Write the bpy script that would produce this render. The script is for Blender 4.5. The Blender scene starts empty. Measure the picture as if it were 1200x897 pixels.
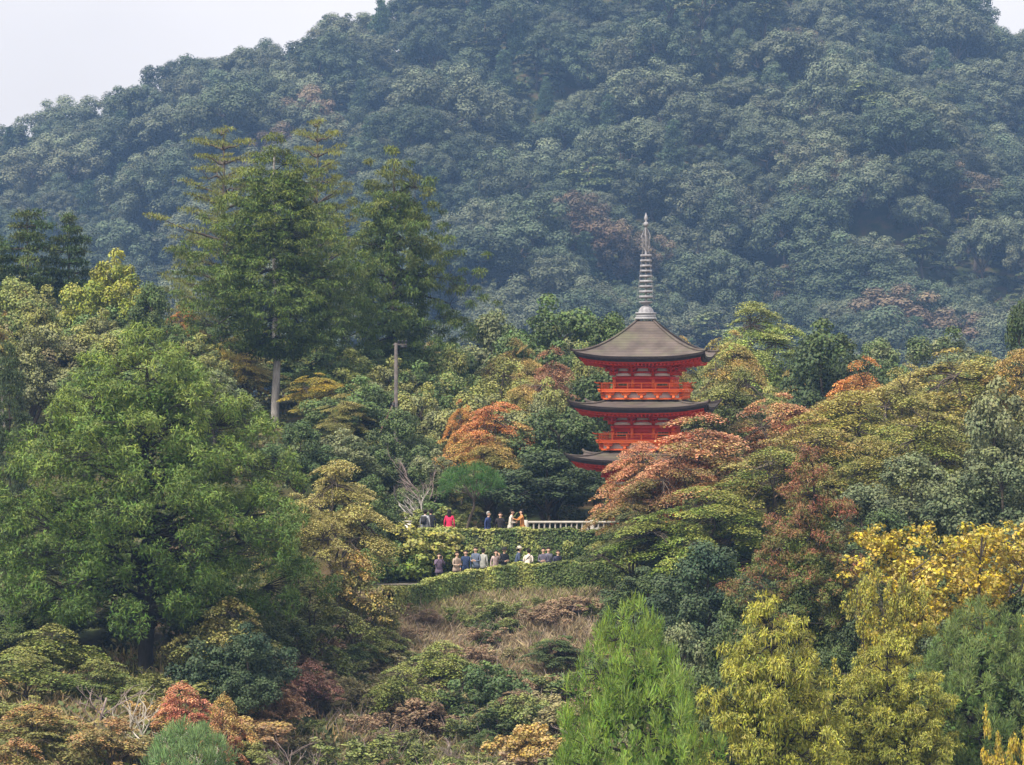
import bpy, bmesh, math, random
import numpy as np
from mathutils import Vector, Matrix

R = math.radians
sc = bpy.context.scene
COL = sc.collection
# ------------------------------------------------------------------ camera
F = 3680.0                      # focal length in pixels of the 1200 px wide photograph
HZ = 448.5                      # row of the horizon
cam_d = bpy.data.cameras.new('camera')
cam = bpy.data.objects.new('camera', cam_d); COL.objects.link(cam)
cam.location = (0, 0, 0); cam.rotation_euler = (R(90), 0, 0)
cam_d.sensor_width = 36; cam_d.lens = 36 * F / 1200
cam_d.clip_start = 0.5; cam_d.clip_end = 8000
sc.camera = cam
# ------------------------------------------------------------------ light
SUN_EL, SUN_AZ = 52, -134       # azimuth clockwise from +Y (the view direction)
w = bpy.data.worlds.new('World'); sc.world = w; w.use_nodes = True
nt = w.node_tree; bg = nt.nodes['Background']
sky = nt.nodes.new('ShaderNodeTexSky'); sky.sky_type = 'NISHITA'; sky.sun_disc = False
sky.sun_elevation = R(SUN_EL); sky.sun_rotation = R(SUN_AZ); sky.dust_density = 4
mx = nt.nodes.new('ShaderNodeMix'); mx.data_type = 'RGBA'; mx.inputs[0].default_value = 0.97
tc = nt.nodes.new('ShaderNodeTexCoord')
nz = nt.nodes.new('ShaderNodeTexNoise'); nz.inputs['Scale'].default_value = 5; nz.inputs['Detail'].default_value = 4
cr = nt.nodes.new('ShaderNodeValToRGB')
cr.color_ramp.elements[0].position = .3; cr.color_ramp.elements[0].color = (5.6, 5.2, 4.95, 1)
cr.color_ramp.elements[1].position = .7; cr.color_ramp.elements[1].color = (6.75, 6.3, 6.05, 1)
nt.links.new(tc.outputs['Generated'], nz.inputs['Vector']); nt.links.new(nz.outputs['Fac'], cr.inputs[0])
# standard overcast sky: the cloud deck is brighter overhead than at the horizon
sx_ = nt.nodes.new('ShaderNodeSeparateXYZ'); nt.links.new(tc.outputs['Generated'], sx_.inputs[0])
ov = nt.nodes.new('ShaderNodeMapRange'); ov.inputs[1].default_value = 0; ov.inputs[2].default_value = 1
ov.inputs[3].default_value = 1.0; ov.inputs[4].default_value = 2.4; nt.links.new(sx_.outputs[2], ov.inputs[0])
vm = nt.nodes.new('ShaderNodeVectorMath'); vm.operation = 'SCALE'
nt.links.new(cr.outputs[0], vm.inputs[0]); nt.links.new(ov.outputs[0], vm.inputs['Scale'])
nt.links.new(sky.outputs[0], mx.inputs[6]); nt.links.new(vm.outputs[0], mx.inputs[7])
nt.links.new(mx.outputs[2], bg.inputs[0]); bg.inputs[1].default_value = 0.075
sd = bpy.data.lights.new('sun', 'SUN'); sd.energy = 3.2; sd.angle = R(8); sd.color = (1, .93, .8)
sun = bpy.data.objects.new('sun', sd); COL.objects.link(sun)
_d = Vector((math.sin(R(SUN_AZ)) * math.cos(R(SUN_EL)), math.cos(R(SUN_AZ)) * math.cos(R(SUN_EL)), math.sin(R(SUN_EL))))
sun.rotation_euler = _d.to_track_quat('Z', 'Y').to_euler()
sun.location = _d * 100
sc.view_settings.view_transform = 'Standard'; sc.view_settings.look = 'None'
sc.view_settings.exposure = 1.0; sc.view_settings.gamma = 1
sc.render.engine = 'CYCLES'
cy = sc.cycles
cy.max_bounces = 6; cy.diffuse_bounces = 3; cy.glossy_bounces = 1; cy.transmission_bounces = 3
cy.transparent_max_bounces = 4; cy.volume_bounces = 1; cy.caustics_reflective = False; cy.caustics_refractive = False

rng = np.random.default_rng(7)

def at(u, v, Y):
    return np.array([(u - 600) / F * Y, Y, -(v - HZ) / F * Y])
def sst(a, b, x):
    t = np.clip((np.asarray(x, float) - a) / (b - a), 0, 1)
    return t * t * (3 - 2 * t)

# ------------------------------------------------------------------ terrain
_py = [-200, 60, 100, 118, 130, 147.2, 148.6, 152.0, 153.4, 158, 175, 200, 230, 300, 540, 2000]
_pz = [-20, -19, -17.3, -15.2, -13.6, -10.1, -9.62, -9.6, -8.0, -8, -7.8, -5.5, -5, -7, -11, -11]
_rx = [-600, -300, -130, -85, -60, -40, -28, 0, 40, 72, 85, 130, 300, 600]
_rz = [16, 22, 29, 33.5, 39, 46.5, 51.5, 62, 66, 54, 49.5, 42, 32, 22]
Y0, Y1 = 545.0, 830.0; MS = 1.6
def ground(x, y):
    x = np.asarray(x, float); y = np.asarray(y, float)
    z = np.interp(y, _py, _pz)
    z = z + (1.8 + 1.9 * (1 - sst(112, 127, y))) * sst(-6, -14, x) * sst(80, 97, y) * (1 - sst(138, 149, y))
    z = z + 4.2 * sst(-3.5, -12, x) * sst(158, 172, y) * (1 - sst(215, 260, y))
    z = z + 4.0 * sst(7, 20, x) * sst(85, 100, y) * (1 - sst(132, 149, y))
    z = z + .25 * np.sin(x * .9 + y * .31) * sst(60, 80, y) * (1 - sst(140, 146, y))
    s = np.clip((y - Y0) / (Y1 - Y0), 0, 1)
    zr = MS * np.interp(x / MS * (830 / np.maximum(y, 60)), _rx, _rz)
    e = .25 * s + .75 * (s ** 1.1)
    g = (7.5 * np.sin(x * .053 + y * .022 + 1.1) + 4.5 * np.sin(x * .12 - y * .031 + .4) + 2.6 * np.sin(y * .075 + x * .025)) * np.sin(np.pi * np.clip(s, 0, 1))
    z = z + (zr + 11) * e + g
    back = sst(830, 1500, y)
    z = z * (1 - back) + (-15) * back
    return z

# ------------------------------------------------------------------ mesh helpers
def quad_mesh(name, V, Q, mat=None, attr=None, smooth=False):
    V = np.ascontiguousarray(V, dtype=np.float32); Q = np.ascontiguousarray(Q, dtype=np.int32)
    k = Q.shape[1]
    me = bpy.data.meshes.new(name)
    me.vertices.add(len(V)); me.vertices.foreach_set('co', V.ravel())
    me.loops.add(Q.size); me.loops.foreach_set('vertex_index', Q.ravel())
    me.polygons.add(len(Q))
    me.polygons.foreach_set('loop_start', np.arange(0, Q.size, k, dtype=np.int32))
    if attr is not None:
        a = me.attributes.new('lv', 'FLOAT_VECTOR', 'FACE')
        a.data.foreach_set('vector', np.ascontiguousarray(attr, dtype=np.float32).ravel())
    me.update(calc_edges=True)
    if smooth: me.polygons.foreach_set('use_smooth', np.ones(len(Q), dtype=bool))
    if mat: me.materials.append(mat)
    return me

def obj(name, me, parent=None, loc=None):
    o = bpy.data.objects.new(name, me); COL.objects.link(o)
    if parent is not None: o.parent = parent
    if loc is not None: o.location = loc
    return o
def tag(o, label=None, cat=None, group=None, kind=None):
    if label: o['label'] = label
    if cat: o['category'] = cat
    if group: o['group'] = group
    if kind: o['kind'] = kind
    return o
def empty(name, loc, rz=0, **k):
    o = bpy.data.objects.new(name, None); COL.objects.link(o)
    o.location = [float(q) for q in loc]; o.rotation_euler = (0, 0, rz); o.empty_display_size = .2
    return tag(o, **k)

class MB:
    """collects boxes, tubes and lathes for one mesh"""
    def __init__(s): s.V = []; s.Q = []; s.n = 0
    def add(s, V, Q):
        s.V.append(np.asarray(V, float)); s.Q.append(np.asarray(Q, int) + s.n); s.n += len(V)
    def box(s, c, size, M=None):
        x, y, z = np.asarray(size, float) / 2
        V = np.array([(-x, -y, -z), (x, -y, -z), (x, y, -z), (-x, y, -z), (-x, -y, z), (x, -y, z), (x, y, z), (-x, y, z)])
        if M is not None: V = V @ np.asarray(M).T
        s.add(V + np.asarray(c, float), [(0, 3, 2, 1), (4, 5, 6, 7), (0, 1, 5, 4), (1, 2, 6, 5), (2, 3, 7, 6), (3, 0, 4, 7)])
    def tube(s, P, rad, k=5):
        P = np.asarray(P, float); n = len(P); rad = np.broadcast_to(np.asarray(rad, float), (n,))
        T = np.gradient(P, axis=0); T /= np.linalg.norm(T, axis=1, keepdims=True) + 1e-9
        ref = np.array([0., 0, 1]) if abs(T[0, 2]) < .8 else np.array([1., 0, 0])
        A = np.cross(T, ref); A /= np.linalg.norm(A, axis=1, keepdims=True) + 1e-9; B = np.cross(T, A)
        a = np.arange(k) * 2 * np.pi / k
        V = P[:, None] + rad[:, None, None] * (np.cos(a)[None, :, None] * A[:, None] + np.sin(a)[None, :, None] * B[:, None])
        i = np.arange(n - 1)[:, None] * k; j = np.arange(k)[None]; j2 = (j + 1) % k
        Q = np.stack([i + j, i + j2, i + k + j2, i + k + j], -1).reshape(-1, 4)
        s.add(V.reshape(-1, 3), Q)
        # end caps as degenerate-free quads for k = 4, else left closed by a tiny radius
    def lathe(s, prof, k=12, c=(0, 0, 0)):
        prof = np.asarray(prof, float); n = len(prof); a = np.arange(k) * 2 * np.pi / k
        V = np.stack([prof[:, 0:1] * np.cos(a), prof[:, 0:1] * np.sin(a), np.repeat(prof[:, 1:2], k, 1)], -1).reshape(-1, 3)
        i = np.arange(n - 1)[:, None] * k; j = np.arange(k)[None]; j2 = (j + 1) % k
        Q = np.stack([i + j, i + j2, i + k + j2, i + k + j], -1).reshape(-1, 4)
        s.add(V + np.asarray(c, float), Q)
    def mesh(s, name, mat, smooth=False):
        return quad_mesh(name, np.concatenate(s.V), np.concatenate(s.Q), mat, smooth=smooth)
    def build(s, name, mat, parent=None, smooth=False):
        return obj(name, s.mesh(name, mat, smooth), parent)

# ------------------------------------------------------------------ materials
def mat_new(name):
    m = bpy.data.materials.new(name); m.use_nodes = True
    return m, m.node_tree, m.node_tree.nodes['Principled BSDF']
def simple(name, c1, c2=None, scale=4, rough=.8, bump=0, detail=5, stretch=None, spec=.3):
    m, t, b = mat_new(name); b.inputs['Roughness'].default_value = rough
    b.inputs['Specular IOR Level'].default_value = spec
    c2 = c2 or tuple(q * .7 for q in c1)
    co = t.nodes.new('ShaderNodeTexCoord'); mp = t.nodes.new('ShaderNodeMapping')
    if stretch: mp.inputs['Scale'].default_value = stretch
    n = t.nodes.new('ShaderNodeTexNoise'); n.inputs['Scale'].default_value = scale; n.inputs['Detail'].default_value = detail
    r = t.nodes.new('ShaderNodeValToRGB')
    r.color_ramp.elements[0].position = .35; r.color_ramp.elements[0].color = (*c2, 1)
    r.color_ramp.elements[1].position = .65; r.color_ramp.elements[1].color = (*c1, 1)
    t.links.new(co.outputs['Object'], mp.inputs[0]); t.links.new(mp.outputs[0], n.inputs['Vector'])
    t.links.new(n.outputs['Fac'], r.inputs[0]); t.links.new(r.outputs[0], b.inputs['Base Color'])
    if bump:
        bp = t.nodes.new('ShaderNodeBump'); bp.inputs['Strength'].default_value = bump
        t.links.new(n.outputs['Fac'], bp.inputs['Height']); t.links.new(bp.outputs[0], b.inputs['Normal'])
    return m

def leaf_material():
    m, t, b = mat_new('foliage'); L = t.links.new; N = t.nodes.new
    b.inputs['Roughness'].default_value = .62; b.inputs['Specular IOR Level'].default_value = .22
    at_ = N('ShaderNodeAttribute'); at_.attribute_name = 'lv'
    sp = N('ShaderNodeSeparateXYZ'); L(at_.outputs['Vector'], sp.inputs[0])
    oi = N('ShaderNodeObjectInfo')
    bb = N('ShaderNodeAttribute'); bb.attribute_type = 'OBJECT'; bb.attribute_name = 'leaf_b'
    mm = N('ShaderNodeAttribute'); mm.attribute_type = 'OBJECT'; mm.attribute_name = 'mixv'
    def math_(op, a, b_):
        n = N('ShaderNodeMath'); n.operation = op
        for i, q in enumerate((a, b_)):
            if isinstance(q, (int, float)): n.inputs[i].default_value = q
            else: L(q, n.inputs[i])
        return n.outputs[0]
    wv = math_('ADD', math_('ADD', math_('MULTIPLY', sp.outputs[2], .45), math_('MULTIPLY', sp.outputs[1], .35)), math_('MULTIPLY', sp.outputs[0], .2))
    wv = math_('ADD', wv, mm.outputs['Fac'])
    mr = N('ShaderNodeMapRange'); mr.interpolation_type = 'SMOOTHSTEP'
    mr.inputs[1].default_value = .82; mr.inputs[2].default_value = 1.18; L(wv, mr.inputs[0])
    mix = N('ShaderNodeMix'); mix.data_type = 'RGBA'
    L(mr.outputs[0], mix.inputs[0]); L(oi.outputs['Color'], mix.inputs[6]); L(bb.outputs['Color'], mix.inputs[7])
    hs = N('ShaderNodeHueSaturation')
    fr = math_('FRACT', math_('MULTIPLY', sp.outputs[0], 7.31), 0)
    fr2 = math_('FRACT', math_('MULTIPLY', sp.outputs[0], 23.7), 0)
    pv = math_('FRACT', math_('MULTIPLY', sp.outputs[1], 5.77), 0)
    L(math_('ADD', math_('MULTIPLY', fr, .05), .475), hs.inputs['Hue'])
    L(math_('ADD', math_('MULTIPLY', fr2, .3), .9), hs.inputs['Saturation'])
    L(math_('ADD', math_('ADD', math_('MULTIPLY', fr2, .36), math_('MULTIPLY', pv, .55)), .56), hs.inputs['Value'])
    L(mix.outputs[2], hs.inputs['Color']); L(hs.outputs[0], b.inputs['Base Color'])
    tr = N('ShaderNodeBsdfTranslucent'); L(hs.outputs[0], tr.inputs['Color'])
    ms = N('ShaderNodeMixShader'); ms.inputs[0].default_value = .12
    L(b.outputs[0], ms.inputs[1]); L(tr.outputs[0], ms.inputs[2])
    L(ms.outputs[0], t.nodes['Material Output'].inputs['Surface'])
    return m
LEAF = leaf_material()
BARK = simple('bark', (.12, .095, .075), (.05, .04, .032), 6, .9, .6, stretch=(3, 3, .6))
BARK_GREY = simple('grey_bark', (.5, .47, .44), (.3, .27, .25), 5, .9, .6, stretch=(3, 3, .7))
BARK_DARK = simple('dark_bark', (.035, .03, .026), (.016, .014, .012), 6, .9, .6, stretch=(3, 3, .6))
TWIG = simple('twig_bark', (.36, .29, .27), (.2, .15, .145), 3, .9)
TWIG_WHITE = simple('pale_bark', (.5, .46, .4), (.3, .27, .23), 3, .9)

# ------------------------------------------------------------------ foliage
def nrm(a): return a / (np.linalg.norm(a, axis=-1, keepdims=True) + 1e-9)
def leaves(C, RAD, n_per, L, W, mode='broad', up_bias=.5, spread=.5, droop=0., tilt=None, trange=None, fill=.3, r=None):
    """leaf faces through ellipsoid clumps C with radii RAD"""
    r = r or rng
    C = np.asarray(C, float); RAD = np.broadcast_to(np.asarray(RAD, float), C.shape)
    n_per = np.broadcast_to(np.asarray(n_per, int), (len(C),))
    idx = np.repeat(np.arange(len(C)), n_per); n = len(idx)
    d = nrm(r.normal(size=(n, 3)))
    flip = (d[:, 2] < -.15) & (r.random(n) < up_bias); d[flip, 2] *= -1
    q = 1 - fill * r.random(n) ** 1.5 * 2; q = np.clip(q, .15, 1) * (.92 + .16 * r.random(n))
    off = d * RAD[idx] * q[:, None]
    if tilt is not None:          # plates that sag outwards
        off[:, 2] += (off[:, :2] * np.asarray(tilt)[idx]).sum(1) - .12 * (np.linalg.norm(off[:, :2], axis=1) ** 2) / (RAD[idx, 0] + .01)
    P = C[idx] + off
    out = nrm(d / RAD[idx]); rv = nrm(r.normal(size=(n, 3))); up = np.array([0, 0, 1.])
    if mode == 'broad':
        nn = nrm(out * .7 + up * .35 + rv * spread); dd = nrm(np.cross(nn, r.normal(size=(n, 3))))
    elif mode == 'plate':
        nn = nrm(up * 1.0 + out * .25 + rv * spread); dd = nrm(np.cross(nn, r.normal(size=(n, 3))))
    elif mode == 'tuft':           # needles lying over a rounded tuft
        dd = nrm(out * .55 + rv * .75 * (spread / .4) + up * (-droop)); nn = nrm(out * .8 + up * .35 + nrm(r.normal(size=(n, 3))) * .3); nn = nrm(nn - dd * (nn * dd).sum(1, keepdims=True))
    else:                          # spikes
        dd = nrm(out * 1.0 + rv * spread + up * (-droop)); nn = nrm(np.cross(dd, r.normal(size=(n, 3))))
        if mode == 'spray':        # flat fans lying along the twig
            nn = nrm(nn * .35 + up * .5 + out * .55); nn = nrm(nn - dd * (nn * dd).sum(1, keepdims=True))
    ss = np.cross(nn, dd); s = (.7 + .6 * r.random(n))[:, None]
    l = L * s; wd = W * s
    V = np.stack([P - dd * l * .5, P + ss * wd * .5 + nn * wd * .12, P + dd * l * .5, P - ss * wd * .5 + nn * wd * .12], 1).reshape(-1, 3)
    if mode in ('spike', 'spray', 'tuft'):
        V = np.stack([P - dd * l * .5, P + ss * wd * .5 - dd * l * .1, P + dd * l * .5 + up * (-.1 * l), P - ss * wd * .5 - dd * l * .1], 1).reshape(-1, 3)
    z0, z1 = trange or (P[:, 2].min(), P[:, 2].max())
    pr = r.random(len(C))[idx]
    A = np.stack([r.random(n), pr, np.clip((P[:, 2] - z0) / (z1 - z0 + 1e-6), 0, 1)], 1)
    return V, A
def crown_mesh(name, *parts):
    V = np.concatenate([p[0] for p in parts]); A = np.concatenate([p[1] for p in parts])
    return quad_mesh(name, V, np.arange(len(V)).reshape(-1, 4), LEAF, A)

def curve(a, b, sag=0., n=5, wob=0.):
    a = np.asarray(a, float); b = np.asarray(b, float); t = np.linspace(0, 1, n)[:, None]
    P = a + (b - a) * t; P[:, 2] += sag * 4 * (t * (1 - t))[:, 0]
    if wob: P[1:-1] += rng.normal(size=(n - 2, 3)) * wob
    return P

PROTO = {}
def proto(key, H, W, trunk_mb, crown, bark=None):
    tm = trunk_mb.mesh('trunk', bark or BARK, True)
    PROTO[key] = (H, W, tm, crown)

def dome_tree(key, H, W, nl, lr, per, leaf, base=.35, bark=None, spread=.55, lw=.75, flat=1.0, boughs=5, jit=.3):
    """round broadleaf crown: a few boughs, each a billow of smaller lobes"""
    C = []; RD = []; B = []
    zc = H * base; g = 2.399963
    for k in range(boughs):
        a = k * 6.2832 / max(1, boughs - 1) + rng.normal() * .3; q = (.27 if k else .0) * (1 + .3 * rng.normal())
        br = W * (.27 if k else .3) * (1 + .15 * rng.normal()); hz = H - br * .8 - lr * .4 - (H * jit * (.25 + .75 * rng.random()) if k else 0)
        B.append((W * q * math.cos(a), W * q * math.sin(a), max(zc, hz), br))
    m = nl // boughs
    for bx, by, bz, br in B:
        for i in range(m):
            t = (i + .5) / m; zz = 1 - t * 1.5; rr = math.sqrt(max(0, 1 - zz * zz)); a = i * g + rng.normal() * .35
            k = .9 + rng.normal() * .13
            C.append((bx + br * rr * math.cos(a) * k, by + br * rr * math.sin(a) * k, bz + br * .85 * zz * k))
            s = lr * (.6 + .7 * rng.random()); RD.append((s, s, s * .85 * flat))
    C = np.array(C); RD = np.array(RD); nl = len(C)
    n = (per * (RD[:, 0] / lr) ** 2).astype(int)
    cm = crown_mesh('crown', leaves(C, RD, n, leaf, leaf * lw, 'broad', .55, spread))
    mb = MB(); mb.tube(curve((0, 0, -.6), (0, 0, zc), 0, 5, .02 * H), np.linspace(.028 * H, .016 * H, 5), 7)
    for bx, by, bz, br in B:
        mb.tube(curve((0, 0, zc * .85), (bx, by, bz), .03 * H, 5, .01 * H), np.linspace(.015 * H, .006 * H, 5), 5)
        for i in np.argsort(np.linalg.norm(C - np.array((bx, by, bz)), axis=1))[:6]:
            mb.tube(curve((bx, by, bz - .3 * br), C[i], .02 * H, 4, .01 * H), np.linspace(.006 * H, .002 * H, 4), 4)
    proto(key, H, W, mb, cm, bark)

def plate_tree(key, H, W, npl, pr, per, leaf, base=.3, thick=.16, bark=None, top=1.0, lean=0., lw=.8, spread=.5, sag=-.28, boughs=7):
    """maple: forked trunk, spreading boughs, each with tiers of flat sagging sprays"""
    C = []; RD = []; TL = []; B = []
    for k in range(boughs):
        a = k * 2.399963 + rng.normal() * .3; q = .34 * math.sqrt(k / (boughs - 1)) * (1 + .15 * rng.normal())
        bz = H * (1 - (.05 + .5 * (q / .34) ** 1.6 * (.45 + .75 * rng.random()))); br = W * (.2 + .07 * rng.random())
        B.append((W * q * math.cos(a), W * q * math.sin(a), bz, br, a))
    m = npl // boughs
    for bx, by, bz, br, ba in B:
        for i in range(m):
            h = (i + .5) / m; a = rng.random() * 6.2832; e = math.sqrt(1 - (1 - h) ** 2) if h < 1 else 1
            q = e * (.25 + .75 * math.sqrt(rng.random()))
            x, y = bx + br * q * math.cos(a), by + br * q * math.sin(a)
            z = bz - h * .30 * (H * (1 - base)) - .22 * br * q * q + rng.normal() * .03 * H
            s = pr * (.5 + .75 * rng.random()); C.append((x, y, max(z, base * H * .8))); RD.append((s, s, s * thick * (.7 + .7 * rng.random())))
            aa = math.atan2(y, x) if rng.random() < .6 else a; sg = sag * (.5 + 1.0 * rng.random())
            TL.append((sg * math.cos(aa), sg * math.sin(aa)))
    C = np.array(C); RD = np.array(RD)
    n = (per * (RD[:, 0] / pr) ** 2).astype(int)
    cm = crown_mesh('crown', leaves(C, RD, n, leaf, leaf * lw, 'plate', .5, spread, tilt=TL, fill=.5))
    mb = MB(); fk = base * H * .75
    mb.tube(curve((0, 0, -.6), (.04 * H, 0, fk), 0, 5, .015 * H), np.linspace(.026 * H, .018 * H, 5), 7)
    for k, (bx, by, bz, br, ba) in enumerate(B):
        p = (bx, by, bz - .12 * H)
        mb.tube(curve((.04 * H, 0, fk - .05), p, .03 * H, 6, .015 * H), np.linspace(.014 * H, .006 * H, 6), 6)
        for i in range(k * m, k * m + m):
            mb.tube(curve(p, C[i] - np.array((0, 0, .05)), .015 * H, 5, .008 * H), np.linspace(.005 * H, .0015 * H, 5), 4)
    proto(key, H, W, mb, cm, bark)

def conifer(key, H, W, levels, per_level, puff, per, L, Wl, mode='spike', base=.3, shape=1.0, rise=.1, droop=.3, sagb=.0, spread=.5, bark=None, round_=.0,
            inner=.35, up=.6, irregular=.15, pz=.6, tr=.02):
    """whorled branches carrying puffs of needles / sprays"""
    C = []; RD = []; mb = MB()
    mb.tube(curve((0, 0, -.6), (0, 0, H * .97), 0, 9, .004 * H), np.linspace(tr * H, .003 * H, 9), 8)
    for i in range(levels):
        t = (i + .5) / levels; h = base + (1 - base) * t
        env = ((1 - t) ** shape) * (1 - round_) + round_ * math.sqrt(max(0, 1 - t ** 2.2))
        if t < .15: env *= .8 + 1.3 * t
        m = max(3, int(round(per_level * (.35 + .65 * env))))
        for k in range(m):
            a = 6.2832 * (k + rng.random() * .7) / m + i * 1.1
            ln = W / 2 * env * (1 + irregular * rng.normal()); ln = max(ln, .05 * W)
            z0 = h * H; tip = np.array([ln * math.cos(a), ln * math.sin(a), z0 + rise * ln - sagb * ln])
            P = curve((0, 0, z0 - .15 * ln * .3), tip, sagb * ln * .35, 5, .01 * W)
            mb.tube(P, np.linspace(.004 * H + .006 * ln, .006, 5), 4)
            np_ = max(1, int(ln * (1 - inner) / (puff * .85)) + 1)
            for q in range(np_):
                f = inner + (1 - inner) * (1 - q / np_) if np_ > 1 else 1.0
                j = f * 4; jj = int(min(3, j)); p = P[jj] + (P[jj + 1] - P[jj]) * (j - jj)
                side = rng.normal(size=3) * np.array([.28, .28, .12]) * puff
                s = puff * (.65 + .6 * rng.random()) * (.75 + .35 * f)
                C.append(p + side); RD.append((s, s, s * pz))
    for q in range(4):
        C.append((0, 0, H * (.93 + .02 * q))); RD.append((puff * .4, puff * .4, puff * .55))
    C = np.array(C); RD = np.array(RD); n = np.maximum(8, (per * (RD[:, 0] / puff) ** 2)).astype(int)
    cm = crown_mesh('crown', leaves(C, RD, n, L, Wl, mode, up, spread, droop=droop, fill=.35))
    proto(key, H, W, mb, cm, bark)
    return len(C), int(n.sum())

def shell_tree(key, env, mind, puff, per, L, Wl, mode, pz=.85, spread=.4, droop=.15, up=.5, lump=.14, layers=(1.0, .66), bark=None, tr=.024, tries=2600, tipup=0., rise=-.15, fill=.3, inner=(.66, .62, .45), bough=None):
    """needle tufts standing apart over a lumpy crown surface, with dark pockets between them"""
    env = np.array(env, float); H = env[-1, 0]; W = 2 * env[:, 1].max(); C = []; RD = []
    ph = rng.random(4) * 6.28
    for ly in layers:
        A = np.empty((0, 3))
        area = np.concatenate([[0], np.cumsum((env[1:, 1] + env[:-1, 1] + .05) * np.hypot(np.diff(env[:, 0]), np.diff(env[:, 1])))])
        for _ in range(tries):
            z = np.interp(rng.random() * area[-1], area, env[:, 0]); th = rng.random() * 6.2832
            r = np.interp(z, env[:, 0], env[:, 1]) * ly
            r *= 1 + lump * math.sin(3 * th + ph[0] + z * .9) + lump * .8 * math.sin(5 * th - z * 1.7 + ph[1]) + lump * .5 * rng.normal()
            p = np.array([r * math.cos(th), r * math.sin(th), z + rng.normal() * .1 * puff])
            m = mind * (.75 + .6 * rng.random()) / (ly ** .3)
            if len(A) and (np.linalg.norm(A - p, axis=1) < m).any(): continue
            A = np.vstack([A, p])
        if bough:                 # each point is a bough end carrying several tufts
            sub = []
            for p in A:
                rad_ = bough[1] * (.7 + .6 * rng.random()); o_ = nrm(np.array([p[0], p[1], .25 * H * .3]))
                for _ in range(int(bough[0] * (rad_ / bough[1]) ** 1.6 + .5)):
                    v_ = nrm(rng.normal(size=3) + o_ * .6 + np.array([0, 0, .25])); sub.append(p + v_ * rad_ * (.75 + .35 * rng.random()) * np.array([1, 1, .8]))
            A = np.array(sub)
        C.append(A); s_ = puff * (.7 + .6 * rng.random(len(A))); RD.append(np.stack([s_, s_, s_ * pz], 1))
    C = np.concatenate(C); RD = np.concatenate(RD)
    n = np.maximum(10, per * (RD[:, 0] / puff) ** 2).astype(int)
    parts = [leaves(C, RD, n, L, Wl, mode, up, spread, droop=droop, fill=fill)]
    if inner:                     # inner foliage added to stop light, so gaps between tufts turn dark
        ni = int(260 * inner[2]); tz = env[0, 0] + .2 + (H * .84 - env[0, 0] - .2) * rng.random(ni); ta = rng.random(ni) * 6.2832; tr_ = np.interp(tz, env[:, 0], env[:, 1]) * inner[0] * (.75 + .3 * rng.random(ni))
        pi_ = W * .075 * inner[1] / .62; tr_ = np.maximum(0, tr_ - .3 * pi_); Ci = np.stack([tr_ * np.cos(ta), tr_ * np.sin(ta), tz], 1)
        parts.append(leaves(Ci, (pi_, pi_, pi_), int(min(220, 70 * pi_ ** 2 * .14 / (.4 * L * L))), L * .9, L * .45, 'broad', .3, .7, fill=.5, trange=(env[0, 0], H * 2.2)))
    cm = crown_mesh('crown', *parts)
    mb = MB(); mb.tube(curve((0, 0, -.6), (0, 0, H * .96), 0, 9, .006 * H), np.linspace(tr * H, .003 * H, 9), 9); nt_ = len(mb.Q[0])
    K = max(14, len(C) // 9); ids = rng.choice(len(C), K, False); E = C[ids] * np.array([.62, .62, 1]) - np.array([0, 0, .02 * H])
    for e in E:
        r = math.hypot(e[0], e[1]); mb.tube(curve((0, 0, min(H * .94, max(.12 * H, e[2] + rise * r + rng.normal() * .02 * H))), e, .05 * r, 6, .05 * r), np.linspace(.012 + .007 * H * min(1, r / W * 3), .012, 6), 5)
    for c in C:
        e = E[np.argmin(np.linalg.norm((E - c) * np.array([1, 1, 1.6]), axis=1))]
        if np.linalg.norm(c - e) < .33 * W: mb.tube(curve(e, c, .04 * np.linalg.norm(c - e), 4, .05), np.linspace(.014, .006, 4), 4)
    proto(key, H, W, mb, cm, bark)
    tm = PROTO[key][2]; tm.materials.append(BARK_DARK)
    mi = np.ones(len(tm.polygons), np.int32); mi[:nt_] = 0; tm.polygons.foreach_set('material_index', mi)

def twig_tree(name, H, r0, spread, depth, kids, bark, seed, start=.25, thin=.62):
    rr = random.Random(seed); mb = MB()
    def br(p, d, ln, rad, dep):
        n = 4; P = [p]
        dd = d.copy()
        for i in range(n):
            dd = nrm(dd + np.array([rr.gauss(0, .13), rr.gauss(0, .13), rr.gauss(.02, .1)])); P.append(P[-1] + dd * ln / n)
        mb.tube(P, np.linspace(rad, rad * thin, n + 1), 5 if dep > 1 else 4)
        if dep == 0: return
        for k in range(kids):
            f = rr.uniform(start, 1); j = min(n - 1, int(f * n)); q = P[j] + (P[j + 1] - P[j]) * (f * n - j)
            sd_ = np.array([rr.gauss(0, 1), rr.gauss(0, 1), rr.gauss(.25, .5)])
            br(q, nrm(dd + sd_ * spread), ln * rr.uniform(.45, .75), rad * .5, dep - 1)
    br(np.array([0, 0, -.4]), np.array([0., 0, 1]), H * .45, r0, depth)
    return mb.mesh('branches', bark, True)

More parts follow.
